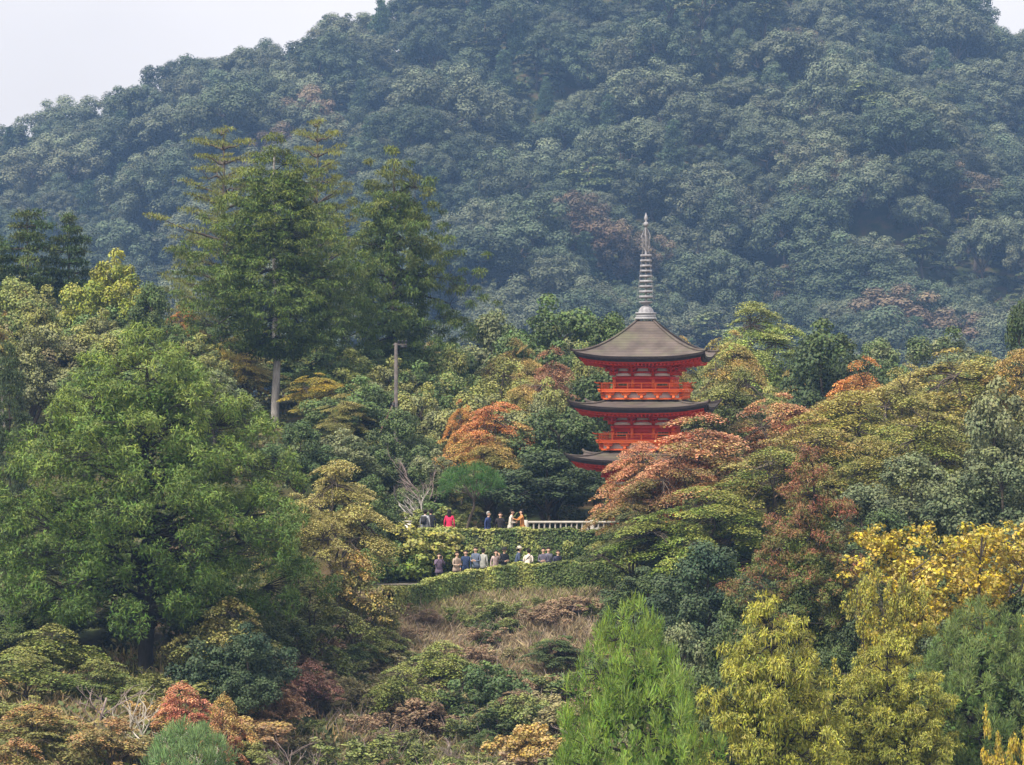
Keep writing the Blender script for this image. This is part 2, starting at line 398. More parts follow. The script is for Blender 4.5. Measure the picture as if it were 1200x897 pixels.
# ------------------------------------------------------------------ ground sheet
def build_ground():
    ys = np.concatenate([np.arange(-200, 90, 10), np.arange(90, 146, 1.5), np.arange(146, 155, .35), np.arange(155, 240, 2.5), np.arange(240, 545, 12), np.arange(545, 860, 6), np.geomspace(860, 1300, 10)])
    xs = np.concatenate([-np.geomspace(14, 1, 16) * 1 + 0, []])
    t = np.linspace(-1, 1, 111); xs = np.sign(t) * (np.abs(t) * .35 + .65 * np.abs(t) ** 3)
    half = 60 + .55 * np.maximum(ys, 0); 
    X = xs[None] * half[:, None]; Yg = np.repeat(ys[:, None], len(xs), 1); Z = ground(X, Yg)
    nx = len(xs); i = np.arange(len(ys) - 1)[:, None] * nx; j = np.arange(nx - 1)[None]
    Q = np.stack([i + j, i + j + 1, i + nx + j + 1, i + nx + j], -1).reshape(-1, 4)
    m, tr, b = mat_new('forest_floor'); L = tr.links.new; N = tr.nodes.new
    b.inputs['Roughness'].default_value = .95; b.inputs['Specular IOR Level'].default_value = .1
    co = N('ShaderNodeTexCoord')
    n1 = N('ShaderNodeTexNoise'); n1.inputs['Scale'].default_value = .35; n1.inputs['Detail'].default_value = 8
    n2 = N('ShaderNodeTexNoise'); n2.inputs['Scale'].default_value = 3; n2.inputs['Detail'].default_value = 6
    for n in (n1, n2): L(co.outputs['Object'], n.inputs['Vector'])
    r1 = N('ShaderNodeValToRGB'); e = r1.color_ramp.elements
    e[0].position = .35; e[0].color = (.03, .045, .015, 1); e[1].position = .65; e[1].color = (.10, .07, .04, 1)
    e2 = r1.color_ramp.elements.new(.5); e2.color = (.06, .065, .025, 1)
    L(n1.outputs['Fac'], r1.inputs[0])
    mm = N('ShaderNodeMix'); mm.data_type = 'RGBA'; mm.blend_type = 'MULTIPLY'; mm.inputs[0].default_value = .8
    r2 = N('ShaderNodeValToRGB'); r2.color_ramp.elements[0].position = .3; r2.color_ramp.elements[0].color = (.45, .45, .45, 1); r2.color_ramp.elements[1].position = .7
    L(n2.outputs['Fac'], r2.inputs[0]); L(r1.outputs[0], mm.inputs[6]); L(r2.outputs[0], mm.inputs[7]); L(mm.outputs[2], b.inputs['Base Color'])
    bp = N('ShaderNodeBump'); bp.inputs['Strength'].default_value = .8; L(n2.outputs['Fac'], bp.inputs['Height']); L(bp.outputs[0], b.inputs['Normal'])
    o = obj('ground', quad_mesh('ground', np.stack([X, Yg, Z], -1).reshape(-1, 3), Q, m, smooth=True))
    tag(o, kind='structure')
build_ground()

def path(name, y0, y1, zoff):
    xs = np.linspace(-7, 45, 60); V = []
    for x in xs:
        for y in (y0, y1):
            V.append((x, y, float(np.interp(.5 * (y0 + y1), _py, _pz)) + zoff))
    Q = [(2 * i, 2 * i + 2, 2 * i + 3, 2 * i + 1) for i in range(len(xs) - 1)]
    tag(obj(name, quad_mesh(name, V, Q, simple('gravel_path', (.2, .18, .15), (.14, .125, .105), 8, .95, .3))), kind='structure')
path('path', 148.9, 151.4, .03); path('path', 154.2, 157.6, .03)

# ------------------------------------------------------------------ planting
def plant(name, key, u, vtop, wpx, Y, a, b=None, mix=.3, label='', cat='tree', group=None, rot=None, base=None, deep=1.0, x=None):
    H, W, tm, cm = PROTO[key]
    p = at(u, vtop, Y); g = float(ground(p[0], Y)) if base is None else base
    if key.startswith('maple'): wpx = wpx * 1.22
    sz = (p[2] - g) / H; sx = wpx * Y / F / W
    o = empty(name, (p[0], Y, g), rng.random() * 6.28 if rot is None else rot, label=label, cat=cat, group=group)
    o.scale = (sx, sx * deep, sz)
    t = obj('trunk', tm, o); c = obj('crown', cm, o)
    c.color = (*a, 1); c['leaf_b'] = tuple(b or a); c['mixv'] = mix
    return o

# far hillside kinds
for i in range(5): dome_tree(f'oak{i}', 11, 11, 66, 1.15, 340, .28, .4, spread=.2, boughs=4 + i, jit=.25 + .05 * i)
plate_tree('farpine0', 12, 10, 26, 1.6, 420, .42, .42, .2, sag=-.12)
plate_tree('farpine1', 13, 9, 22, 1.5, 420, .42, .5, .2, sag=-.1)
conifer('farcedar0', 14, 6.5, 13, 8, .95, 75, .55, .2, 'spike', .2, .9, .0, .1, .1)
conifer('farcedar1', 15, 5.5, 14, 8, .9, 75, .55, .2, 'spike', .15, .8, .0, .2, .15)

def mountain():
    pts = []; y = 541.0
    while y < 862:
        xh = .5 * (1200 / F) * y * 1.1; x = -xh + rng.random() * 6
        while x < xh:
            pts.append((x + rng.normal() * 2.0, y + rng.normal() * 2.2)); x += 10.0 + rng.random() * 4.2
        y += 10.0
    pts = np.array(pts); G = ground(pts[:, 0], pts[:, 1])
    V = HZ - (G + 14) / pts[:, 1] * F
    desc = {'oak': ('dark round crowned evergreen oak', 'oaks'), 'chin': ('pale billowing evergreen chinquapin', 'chinquapins'), 'pine': ('tree with flat tiered sprays', 'tiered trees'),
            'cedar': ('pointed conifer', 'pointed conifers'), 'red': ('tree tinged rusty brown by autumn', 'autumn tinged trees')}
    cnt = {}
    for (x, y), g, v in zip(pts, G, V):
        if v < -60: continue                         # hidden far above the frame
        k = rng.random(); ridge = y > 800
        u = 600 + x / y * F
        pc = .07 + (.06 if ridge else 0) + (.10 if v < 60 and u > 560 else 0)
        if k < pc: kind, key, nm = 'cedar', f'farcedar{rng.integers(2)}', 'hillside_conifer'
        elif k < pc + .10: kind, key, nm = 'pine', f'farpine{rng.integers(2)}', 'hillside_pine'
        elif k < pc + .13: kind, key, nm = 'red', f'oak{rng.integers(5)}', 'hillside_autumn_tree'
        elif k < pc + .50: kind, key, nm = 'chin', f'oak{rng.integers(5)}', 'hillside_chinquapin'
        else: kind, key, nm = 'oak', f'oak{rng.integers(5)}', 'hillside_oak'
        where = ('standing on the crest against the sky' if y > 822 else 'on the hazy slope behind the pagoda finial' if 690 < u < 830 else
                 'on the hazy slope behind the two tall cypresses' if 200 < u < 560 else 'on the hazy slope above the dark conifers' if u <= 200 else
                 'low on the hazy hill above the olive maples' if y < 640 and u >= 830 else 'high on the hazy hill beyond the pagoda')
        H, W, tm, cm = PROTO[key]
        o = empty(nm, (x, y, g - .8), rng.random() * 6.28, label=f'{desc[kind][0]} {where}', cat='tree', group=f'{desc[kind][1]} {where}')
        s = MS * (.62 + .56 * rng.random() ** 1.4) * {'cedar': .72, 'pine': .9}.get(kind, 1.04); o.scale = (s * (.85 + .35 * rng.random()), s * (.85 + .35 * rng.random()), s * (.8 + .3 * rng.random()))
        obj('trunk', tm, o); c = obj('crown', cm, o)
        a = {'oak': (.056, .075, .043), 'chin': (.09, .104, .064), 'pine': (.105, .125, .06), 'cedar': (.05, .078, .042), 'red': (.115, .09, .058)}[kind]  # greyed leaf colours, part of the hill's haze is put into them
        f = .75 + .5 * rng.random()
        c.color = (a[0] * f * (.9 + .25 * rng.random()), a[1] * f, a[2] * f, 1); c['leaf_b'] = tuple(q * f * 1.3 for q in a); c['mixv'] = .45
        cnt[kind] = cnt.get(kind, 0) + 1
    n = 2600; Y = 540 + 325 * rng.random(n); X = (rng.random(n) - .5) * 1.12 * 1200 / F * Y
    C = np.stack([X, Y, ground(X, Y) + .8], 1); rad = (2.0 + 1.6 * rng.random(n))[:, None] * np.array([[1, 1, .8]])
    V_, A_ = leaves(C, rad, 18, 1.4, 1.0, 'broad', .8, .6, fill=.3); A_[:, 2] = .4
    o = obj('hillside_understory', quad_mesh('hillside_understory', V_, np.arange(len(V_)).reshape(-1, 4), LEAF, A_)); o.color = (.045, .062, .03, 1); o['leaf_b'] = (.06, .08, .04); o['mixv'] = .4
    tag(o, 'dense dark understory between the trees of the hillside', 'undergrowth', None, 'stuff')
mountain()

# mid and near kinds
for i in range(2): dome_tree(f'broad{i}', 9, 7.5, 72, .78, 380, .19, .3, spread=.6, boughs=6, jit=.45)
for i in range(3): plate_tree(f'maple{i}', 8, 9, 105, .9, 520, .105, .28, .2)
plate_tree('willowy', 8, 7, 63, .8, 300, .2, .15, .6, sag=-.3, spread=.8, lw=.4)
for i in range(3): dome_tree(f'shrub{i}', 2.4, 3, 40, .36, 170, .13, .12, spread=.7)
plate_tree('lowmaple', 3.2, 5, 63, .6, 230, .11, .18, .22)
shell_tree('sugi', [(2.7, 4.6), (3.2, 5.9), (5.1, 6.2), (6.9, 6.1), (8.7, 5.4), (10.5, 4.0), (12.2, 2.5), (13.3, 1.2), (14, .2)], 1.75, .36, 84, .19, .042, 'tuft', .95, .36, .3, .5, .12, (.97, .74), BARK_DARK, .026, tries=2600, bough=(8, .66), inner=(.58, .62, .5))
shell_tree('tallcy0', [(4.4, 1.0), (5.0, 3.0), (6.5, 4.9), (8.5, 5.0), (10.5, 4.6), (12.5, 3.9), (14.2, 3.2), (15.8, 2.0), (17.2, .9), (18.2, .2)], 1.05, .56, 125, .24, .062, 'spray', .5, .5, .5, .6, .24, (1.0, .68), BARK_GREY, .016, rise=.12)
shell_tree('tallcy1', [(3.0, 1.8), (5, 3.6), (7.5, 3.9), (10, 3.6), (12, 3.2), (14, 2.4), (15.6, 1.5), (17, .3)], 1.25, .54, 180, .24, .055, 'spray', .5, .5, .5, .6, .38, (1.0, .6), BARK, .014, rise=.12)
conifer('wispy', 18, 9.5, 14, 7, .75, 90, .26, .05, 'spike', .25, .75, .25, .0, .0, .7, BARK, .4, .35, .5, .3, .25, .012)
conifer('darkcon', 14, 6.5, 15, 9, .75, 110, .3, .085, 'spray', .12, .8, .05, .2, .1, .6, BARK, .4, .35, .6, .25, .5, .015)
shell_tree('youngsugi', [(.4, 2.9), (1.5, 3.3), (3.5, 3.0), (5.5, 2.5), (7.2, 1.75), (8.3, .95), (9, .2)], .5, .28, 115, .24, .024, 'tuft', 1.3, .36, -.8, .5, .17, (1.0,), BARK_DARK, .018, inner=(.6, .55, .4))
shell_tree('goldcy', [(.4, 3.0), (2, 3.35), (4, 3.2), (6, 2.7), (7.4, 2.0), (8.4, 1.1), (9, .2)], 1.0, .27, 58, .15, .036, 'spray', .6, .5, .45, .6, .14, (.98, .7), BARK_DARK, .018, inner=(.58, .55, .45), bough=(7, .38))
shell_tree('redcedar', [(1, 2.5), (3, 3.1), (6, 2.9), (9, 2.2), (11.5, 1.4), (13, .7), (14, .1)], 1.15, .32, 50, .17, .042, 'tuft', .8, .45, .0, .5, .2, (1.0, .66), BARK_DARK, .016, bough=(7, .45))
def pom():
    C = []; RD = []
    for i in range(26):
        t = (i + .5) / 26; zz = 1 - t * 1.1; rr = math.sqrt(max(0, 1 - zz * zz)); a = i * 2.4
        C.append((1.5 * rr * math.cos(a), 1.5 * rr * math.sin(a), 2.5 + 1.1 * zz)); s = .42 * (.8 + .5 * rng.random()); RD.append((s, s, s * .75))
    cm = crown_mesh('crown', leaves(C, RD, 260, .2, .022, 'spike', .8, .5, droop=-.4))
    mb = MB(); mb.tube(curve((-.5, 0, -.4), (.1, 0, 2.2), 0, 6, .06), np.linspace(.1, .06, 6), 7)
    for c in C[::2]: mb.tube(curve((.1, 0, 2.0), c, .1, 4, .04), np.linspace(.04, .012, 4), 4)
    proto('pompine', 4, 3.6, mb, cm, BARK)
pom()
def sparse():
    """airy tree, small leaves along visible twigs"""
    mb = MB(); C = []
    for k in range(7):
        a = k * .9 + rng.random() * .3; p0 = np.array([.25 * math.cos(a), .25 * math.sin(a), .2 + .1 * k])
        tip = np.array([2.9 * math.cos(a) * (.55 + .5 * rng.random()), 2.9 * math.sin(a) * (.55 + .5 * rng.random()), 5.6 + 1.9 * rng.random()])
        P = curve((0, 0, -.5), tip, -.15, 7, .12); mb.tube(P, np.linspace(.11, .03, 7), 5)
        for j in range(20):
            i = rng.integers(2, 6); q = P[i] + (P[i + 1] - P[i]) * rng.random()
            e = q + np.array([rng.normal() * .9, rng.normal() * .9, .55 + .9 * rng.random()]); mb.tube(curve(q, e, .05, 4, .06), np.linspace(.03, .008, 4), 4)
            for s in range(5): C.append(q + (e - q) * (.3 + .7 * rng.random()) + rng.normal(size=3) * .22)
    cm = crown_mesh('crown', leaves(C, (.3, .3, .24), 60, .13, .1, 'broad', .3, .9, fill=.5))
    proto('sparse', 8, 7, mb, cm, BARK)
sparse()
def scrub(key, seed):
    mb = MB(); C = []; r2 = np.random.default_rng(seed)
    for k in range(34):
        a = r2.random() * 6.28; q = r2.random(); b0 = np.array([.5 * q * math.cos(a), .5 * q * math.sin(a), -.15])
        tip = b0 + np.array([math.cos(a) * (.2 + .8 * r2.random()), math.sin(a) * (.2 + .8 * r2.random()), .7 + 1.5 * r2.random()])
        Pc = curve(b0, tip, .1, 5, .06); mb.tube(Pc, np.linspace(.016, .005, 5), 4)
        for i in range(5):
            f = .3 + .7 * r2.random(); j = min(3, int(f * 4)); C.append(Pc[j] + (Pc[j + 1] - Pc[j]) * (f * 4 - j) + r2.normal(size=3) * .08)
    cm = crown_mesh('crown', leaves(C, (.2, .2, .16), 34, .12, .07, 'broad', .3, .9, fill=.5))
    proto(key, 2.2, 2.4, mb, cm, TWIG)
scrub('scrub0', 3); scrub('scrub1', 9)

# colours (base colours of leaves)
DKG = (.075, .105, .038); MDG = (.105, .155, .055); OLV = (.23, .235, .08); YLG = (.27, .29, .10); LIME = (.29, .37, .11)
STRAW = (.37, .33, .13); OCH = (.42, .31, .12); ORG = (.55, .28, .11); REDO = (.52, .21, .12); PINK = (.57, .30, .18); YEL = (.55, .42, .10)
GRY = (.19, .205, .105); BLG = (.062, .088, .042); BRN = (.28, .18, .12)
P = plant
# --- beyond and around the pagoda
P('broadleaf_tree', 'broad0', 655, 352, 150, 206, DKG, MDG, .5, 'dark evergreen tree filling the gap behind and left of the red pagoda')
P('broadleaf_tree', 'broad1', 715, 372, 110, 200, DKG, MDG, .35, 'dark evergreen tree close behind the red pagoda upper roof')
P('broadleaf_tree', 'broad1', 575, 368, 120, 212, GRY, DKG, .4, 'grey green tree between the tall cypress and the dark evergreens behind the pagoda')
P('willow_tree', 'willowy', 590, 412, 135, 188, YLG, OLV, .4, 'pale yellow green willowy tree behind the orange and red maple')
P('russet_tree', 'maple1', 648, 408, 105, 184, BRN, (.32, .17, .10), .5, 'russet brown maple between the willowy tree and the pagoda roofs')
P('lime_tree', 'maple2', 880, 347, 150, 202, LIME, YLG, .4, 'bright lime green maple rising against the hazy hill beside the pagoda')
P('broadleaf_tree', 'broad0', 962, 380, 150, 188, BLG, DKG, .4, 'dark blue green round tree beyond the olive and orange maples')
P('maple_tree', 'maple0', 858, 384, 105, 180, OLV, OCH, .42, 'ochre topped olive maple just right of the pagoda top roof')
P('maple_tree', 'maple1', 862, 432, 165, 172, (.11, .14, .045), OLV, .4, 'olive green maple beside the pagoda middle storey')
P('broadleaf_tree', 'broad1', 1195, 358, 70, 185, BLG, DKG, .3, 'dark tree standing above the right end of the olive maples')
P('broadleaf_tree', 'broad0', 1105, 388, 130, 230, GRY, DKG, .4, 'distant grey green tree peeping over the olive and orange maples')
P('broadleaf_tree', 'broad1', 1030, 400, 90, 226, MDG, GRY, .4, 'small mid green tree beyond the dark blue green round tree')
P('broadleaf_tree', 'broad1', 700, 440, 150, 176, DKG, BLG, .4, 'dark evergreen hugging the left side of the pagoda roofs')
P('broadleaf_tree', 'broad0', 655, 482, 130, 170, (.08, .115, .045), DKG, .4, 'mid green tree below the russet maple and left of the pagoda')
P('broadleaf_tree', 'broad1', 640, 530, 150, 166, BLG, DKG, .3, 'dark bushy tree behind the white railing')
# --- maples right of the pagoda
P('maple_tree', 'maple0', 1120, 405, 240, 168, (.2, .22, .065), (.4, .34, .12), .44, 'wide olive maple with straw yellow top spreading below the distant ridge')
P('maple_tree', 'maple1', 1012, 420, 130, 172, OLV, ORG, .5, 'olive maple with soft orange top beside the dark round tree')
P('maple_tree', 'maple2', 1195, 402, 120, 165, OLV, OCH, .45, 'ochre tinted maple below the dark tree at the far end of the grove')
P('maple_tree', 'maple2', 1005, 452, 190, 158, (.21, .235, .06), (.36, .32, .10), .42, 'yellow olive maple behind the red tipped maple')
P('maple_tree', 'maple0', 915, 458, 150, 160, OLV, PINK, .5, 'pink tipped maple behind the wide red maple beside the pagoda')
P('maple_tree', 'maple1', 1085, 462, 190, 152, (.17, .2, .055), (.34, .30, .10), .4, 'olive yellow maple above the grey green bushy trees')
P('maple_tree', 'maple1', 822, 486, 235, 151, (.2, .2, .065), PINK, .46, 'wide red and pink topped maple in front of the pagoda', rot=.6)
P('maple_tree', 'maple2', 752, 512, 105, 150.8, (.22, .2, .07), PINK, .5, 'small coral red maple overhanging the white railing', rot=2.0)
P('maple_tree', 'maple1', 1060, 428, 150, 163, (.2, .21, .065), STRAW, .42, 'yellowish olive maple between the orange topped and the wide olive maples')
P('maple_tree', 'maple0', 960, 488, 170, 153, (.2, .21, .06), OCH, .42, 'golden olive maple right beside the wide red maple')
P('maple_tree', 'maple2', 1030, 505, 150, 149, (.16, .19, .055), (.3, .27, .09), .42, 'olive maple beside the top of the reddish cedar')
P('maple_tree', 'maple1', 795, 522, 150, 148.5, (.18, .17, .06), (.5, .28, .17), .46, 'rosy olive maple below the wide red maple')
P('maple_tree', 'maple0', 905, 512, 190, 147, (.17, .22, .055), (.34, .28, .10), .4, 'green and ochre maple below the wide red maple')
P('maple_tree', 'maple2', 835, 565, 190, 144.5, (.15, .21, .05), (.28, .29, .08), .4, 'green maple over the end of the terrace railing')
P('maple_tree', 'lowmaple', 815, 618, 130, 142, (.16, .23, .055), (.26, .29, .08), .4, 'low fresh green maple beside the end of the lower hedge')
P('maple_tree', 'maple0', 745, 590, 110, 146.5, (.1, .125, .05), (.2, .16, .07), .35, 'shaded olive maple drooping over the end of the lower hedge')
P('broadleaf_tree', 'broad0', 1165, 450, 150, 140, (.13, .155, .085), (.19, .2, .10), .38, 'grey green bushy tree taller of the two behind the yellow leaved tree')
P('broadleaf_tree', 'broad1', 1068, 535, 150, 136, (.12, .145, .08), (.17, .19, .09), .38, 'grey green bushy tree beside the reddish cedar')
P('broadleaf_tree', 'broad0', 1175, 530, 160, 132, (.10, .13, .07), (.15, .17, .08), .4, 'grey green bushy tree behind the yellow leaves')
P('evergreen_shrub', 'broad1', 830, 640, 150, 132, BLG, (.035, .065, .035), .4, 'dark blue green evergreen under the low maples', cat='shrub')
P('evergreen_shrub', 'broad0', 905, 668, 120, 126, BLG, DKG, .3, 'dark evergreen beside the foot of the reddish cedar', cat='shrub')
P('cedar_tree', 'redcedar', 952, 524, 150, 117, (.13, .17, .05), (.24, .11, .07), .42, 'green cedar with rusty red brown inner twigs')
P('yellow_tree', 'sparse', 1125, 604, 260, 112, (.46, .36, .085), (.42, .36, .08), .4, 'airy tree with bright yellow leaves and dark stems')
P('yellow_tree', 'sparse', 1040, 668, 110, 108, (.4, .34, .07), (.28, .28, .07), .5, 'smaller yellow olive leaved tree beside the reddish cedar')
P('cypress_tree', 'goldcy', 905, 712, 200, 92, (.24, .26, .055), (.37, .355, .085), .42, 'golden olive cypress beside the bright green young cedar')
P('cypress_tree', 'goldcy', 1040, 752, 190, 96, (.22, .24, .055), (.34, .33, .08), .42, 'golden olive cypress below the yellow leaved trees', rot=2.2)
P('cypress_tree', 'youngsugi', 1150, 700, 200, 99, (.11, .17, .055), (.17, .22, .075), .4, 'dull green cedar below the bright yellow leaves')
P('shrub', 'sparse', 1196, 850, 90, 84, YEL, (.4, .34, .08), .4, 'yellow leaved bush at the foot of the dull green cedar', cat='shrub')
P('young_cedar', 'youngsugi', 742, 702, 225, 86, (.13, .215, .045), (.21, .30, .07), .45, 'bright fresh green young cedar with upright feathery tufts')
# --- left hand side
P('tall_cypress', 'tallcy0', 322, 160, 180, 186, (.085, .125, .03), (.15, .18, .04), .38, 'tall dark cypress with a long bare grey trunk', rot=.4)
P('tall_cypress', 'tallcy1', 462, 172, 128, 196, (.08, .12, .032), (.14, .16, .045), .38, 'tall ragged cypress without visible trunk right of the bare grey trunk')
P('pine_tree', 'wispy', 262, 148, 140, 203, (.15, .17, .05), (.19, .2, .06), .4, 'wispy light olive pine top behind the tall dark cypress')
P('pine_tree', 'wispy', 372, 138, 110, 205, (.16, .18, .05), (.2, .21, .06), .4, 'slender wispy pine top between the two tall cypresses')
P('dark_conifer', 'darkcon', 32, 245, 100, 208, (.05, .085, .025), (.10, .12, .035), .3, 'dark conifer with two yellow green neighbours at the wood edge')
P('dark_conifer', 'darkcon', 82, 250, 85, 210, (.05, .085, .03), (.09, .11, .035), .3, 'dark conifer nearest the yellow green crowned tree', rot=1.1)
P('dark_conifer', 'darkcon', -8, 275, 80, 206, (.055, .09, .03), (.1, .12, .035), .3, 'dark conifer lowest of the three standing together', rot=2.1)
P('broadleaf_tree', 'broad0', 135, 298, 115, 200, (.2, .24, .05), (.3, .3, .07), .38, 'yellow green round crowned tree beside the dark conifers')
P('broadleaf_tree', 'broad1', 20, 330, 110, 196, (.16, .19, .06), YLG, .35, 'light olive tree in front of the three dark conifers')
P('broadleaf_tree', 'broad1', 178, 335, 85, 196, DKG, MDG, .35, 'dark green tree below the yellow green round crown')
P('autumn_tree', 'maple0', 214, 355, 70, 202, (.5, .27, .09), ORG, .45, 'orange autumn tree against the tall dark cypress')
P('autumn_tree', 'maple1', 218, 338, 45, 210, YEL, YLG, .45, 'small yellow treetop above the orange autumn tree')
P('broadleaf_tree', 'broad0', 95, 385, 120, 182, (.17, .17, .09), OLV, .4, 'brownish olive tree below the dark conifers')
P('broadleaf_tree', 'broad1', 35, 365, 110, 184, (.22, .19, .11), (.17, .17, .08), .4, 'thin greyish brown tree beside pale bare branches')
P('dark_conifer', 'darkcon', 12, 400, 60, 152, BLG, DKG, .3, 'small blue green conifer behind the great cedar')
P('broadleaf_tree', 'broad0', 232, 395, 100, 180, (.13, .16, .06), OLV, .4, 'olive green tree left of the bare grey trunk')
P('autumn_tree', 'maple2', 275, 378, 60, 192, YEL, OLV, .45, 'yellow autumn tree beside the bare grey trunk')
P('broadleaf_tree', 'broad1', 252, 436, 90, 172, (.12, .155, .07), GRY, .4, 'grey green tree between the great cedar and the bare grey trunk')
P('broadleaf_tree', 'broad1', 372, 388, 110, 200, (.07, .10, .035), MDG, .35, 'dark green tree under the tall dark cypress')
P('maple_tree', 'maple0', 372, 436, 90, 180, OLV, YEL, .45, 'olive and yellow maple right of the bare grey trunk')
P('broadleaf_tree', 'broad0', 415, 412, 110, 186, (.13, .17, .05), YLG, .38, 'mid green tree between the bare grey trunk and the utility pole')
P('maple_tree', 'maple1', 402, 462, 90, 173, OLV, STRAW, .45, 'straw coloured maple left of the utility pole')
P('broadleaf_tree', 'broad0', 490, 428, 120, 183, DKG, MDG, .38, 'dark green dome shaped tree behind the utility pole')
P('broadleaf_tree', 'broad1', 352, 496, 90, 162, (.075, .115, .045), DKG, .35, 'dark green shrubby tree at the foot of the bare grey trunk')
P('broadleaf_tree', 'broad0', 405, 505, 120, 164, (.11, .14, .06), GRY, .4, 'grey green tree above the straw yellow maple')
P('broadleaf_tree', 'broad1', 470, 482, 100, 166, (.09, .125, .05), DKG, .35, 'dull green tree behind the bare twigged tree')
P('autumn_maple', 'maple2', 580, 466, 125, 170, (.40, .32, .11), (.55, .26, .12), .48, 'orange red autumn maple below the pale willowy tree')
P('autumn_maple', 'maple0', 540, 466, 50, 174, (.5, .3, .1), ORG, .4, 'small orange gold maple beside the orange red autumn maple')
P('maple_tree', 'maple1', 575, 510, 110, 168, OLV, OCH, .4, 'olive maple under the orange red autumn maple')
P('pine_tree', 'pompine', 553, 538, 80, 158, (.06, .13, .035), (.09, .17, .05), .4, 'small clipped pine with round crown and leaning trunk', rot=0)
P('broadleaf_tree', 'broad0', 505, 530, 90, 162, (.10, .14, .055), GRY, .4, 'grey green tree left of the small clipped pine')
P('broadleaf_tree', 'broad1', 432, 560, 80, 152, DKG, (.07, .115, .04), .35, 'dark evergreen between the straw yellow maple and the upper hedge')
P('round_shrub', 'shrub0', 510, 590, 70, 159, YLG, MDG, .4, 'yellow green rounded shrub behind the people on the upper path', cat='shrub')
P('maple_tree', 'maple0', 345, 575, 130, 137, (.24, .23, .08), STRAW, .48, 'straw and olive maple tucked between the great cedar and the larger straw maple')
P('maple_tree', 'maple2', 390, 532, 145, 141, (.22, .21, .07), STRAW, .52, 'large straw yellow maple in tiers beside the great cedar')
P('maple_tree', 'lowmaple', 415, 640, 120, 137, (.16, .17, .06), OCH, .42, 'low olive ochre maple below the straw yellow maple')
P('maple_tree', 'lowmaple', 365, 675, 130, 132, (.13, .16, .055), OLV, .42, 'low green maple at the edge of the great cedar')
P('great_cedar', 'sugi', 172, 398, 356, 128, (.085, .14, .034), (.18, .235, .06), .44, 'great dark trunked cedar with puffy drooping needle clumps')

# ------------------------------------------------------------------ fillers: the wood between the named trees
def hidden_limit(u):
    return np.interp(u, [-80, 0, 100, 200, 300, 450, 550, 640, 740, 830, 960, 1050, 1100, 1200, 1290], [290, 300, 322, 352, 372, 380, 382, 376, 390, 384, 412, 424, 408, 402, 395])
def wood_behind():
    kinds = [('broad0', DKG, MDG, .4, 'wood_tree', 'dark green'), ('broad1', MDG, OLV, .4, 'wood_tree', 'mid green'), ('maple1', OLV, OCH, .4, 'wood_maple', 'olive'), ('broad0', GRY, OLV, .4, 'wood_tree', 'grey green')]
    for Y in (176, 184, 193, 204, 218, 236):
        u = -60 + rng.random() * 40
        while u < 1265:
            k = kinds[rng.integers(4)]
            if not (690 < u < 830 and Y < 180) and not (255 < u < 372 and Y < 190):
                wpx = (75 + 45 * rng.random()) * 190 / Y
                vt = hidden_limit(u) + 8 + 26 * rng.random() + max(0, (204 - Y)) * 1.5
                f = .8 + .4 * rng.random()
                plant(k[4], k[0], u, vt, wpx, Y + rng.normal() * 2, tuple(q * f for q in k[1]), tuple(q * f for q in k[2]), k[3],
                      f'{k[5]} tree filling the wood between the terrace and the hazy hill', group=f'{k[5]} trees of the wood behind the terrace')
            u += 62 + 40 * rng.random()
wood_behind()
def right_bank():
    spots = [(760, 668, 130, 138), (870, 690, 110, 122), (990, 640, 120, 128), (1040, 600, 130, 130), (1130, 655, 150, 121), (1215, 610, 120, 126),
             (1010, 720, 110, 113), (940, 690, 100, 116), (1100, 735, 120, 108), (1190, 700, 120, 111), (860, 730, 120, 108), (800, 735, 110, 112), (1235, 760, 120, 98)]
    for i, (u, v, wpx, Y) in enumerate(spots):
        a, b = [(DKG, BLG), ((.09, .12, .05), DKG), (GRY, (.10, .13, .07))][i % 3]
        plant('bank_shrub', f'broad{i % 2}', u, v, wpx, Y, a, b, .4, 'dark leafy shrub filling the bank between the cedars and cypresses', 'shrub', 'dark shrubs on the bank among the conifers')
right_bank()
# --- lower left, under the great cedar
P('maple_tree', 'lowmaple', 60, 728, 150, 121, (.16, .2, .055), OLV, .42, 'green tiered maple under the left limbs of the great cedar')
P('maple_tree', 'lowmaple', 30, 765, 150, 115, (.13, .17, .05), OLV, .36, 'low green tiered maple below the larger one under the great cedar')
P('maple_tree', 'lowmaple', 118, 770, 120, 117, (.12, .155, .05), OLV, .36, 'low olive maple left of the dark cedar trunk')
P('maple_tree', 'lowmaple', 270, 695, 150, 124, (.2, .21, .075), STRAW, .36, 'yellow olive low maple right of the dark cedar trunk')
P('evergreen_shrub', 'broad0', 290, 735, 110, 120, BLG, (.03, .055, .03), .4, 'dark evergreen bush right of the dark cedar trunk', cat='shrub')
P('evergreen_shrub', 'shrub1', 245, 752, 90, 121, (.04, .065, .035), BLG, .4, 'dark low bush against the cedar trunk', cat='shrub')
P('red_shrub', 'lowmaple', 212, 796, 90, 112, (.42, .16, .11), PINK, .5, 'pinkish red leaved shrub below the cedar trunk', cat='shrub')
P('red_shrub', 'lowmaple', 262, 808, 70, 110, (.34, .17, .10), OCH, .45, 'rusty leaved shrub beside the pinkish red one', cat='shrub')
P('ochre_shrub', 'lowmaple', 40, 822, 150, 107, (.2, .2, .07), (.36, .22, .1), .36, 'ochre and rust low maple near the round blue green pine', cat='shrub')
P('ochre_shrub', 'lowmaple', 130, 838, 130, 104, (.24, .22, .09), (.38, .24, .12), .38, 'straw and rust low maple just left of the round blue green pine', cat='shrub')
P('ochre_shrub', 'lowmaple', 20, 862, 130, 99, (.18, .18, .06), (.33, .2, .1), .38, 'olive and rust low maple lowest under the great cedar', cat='shrub')
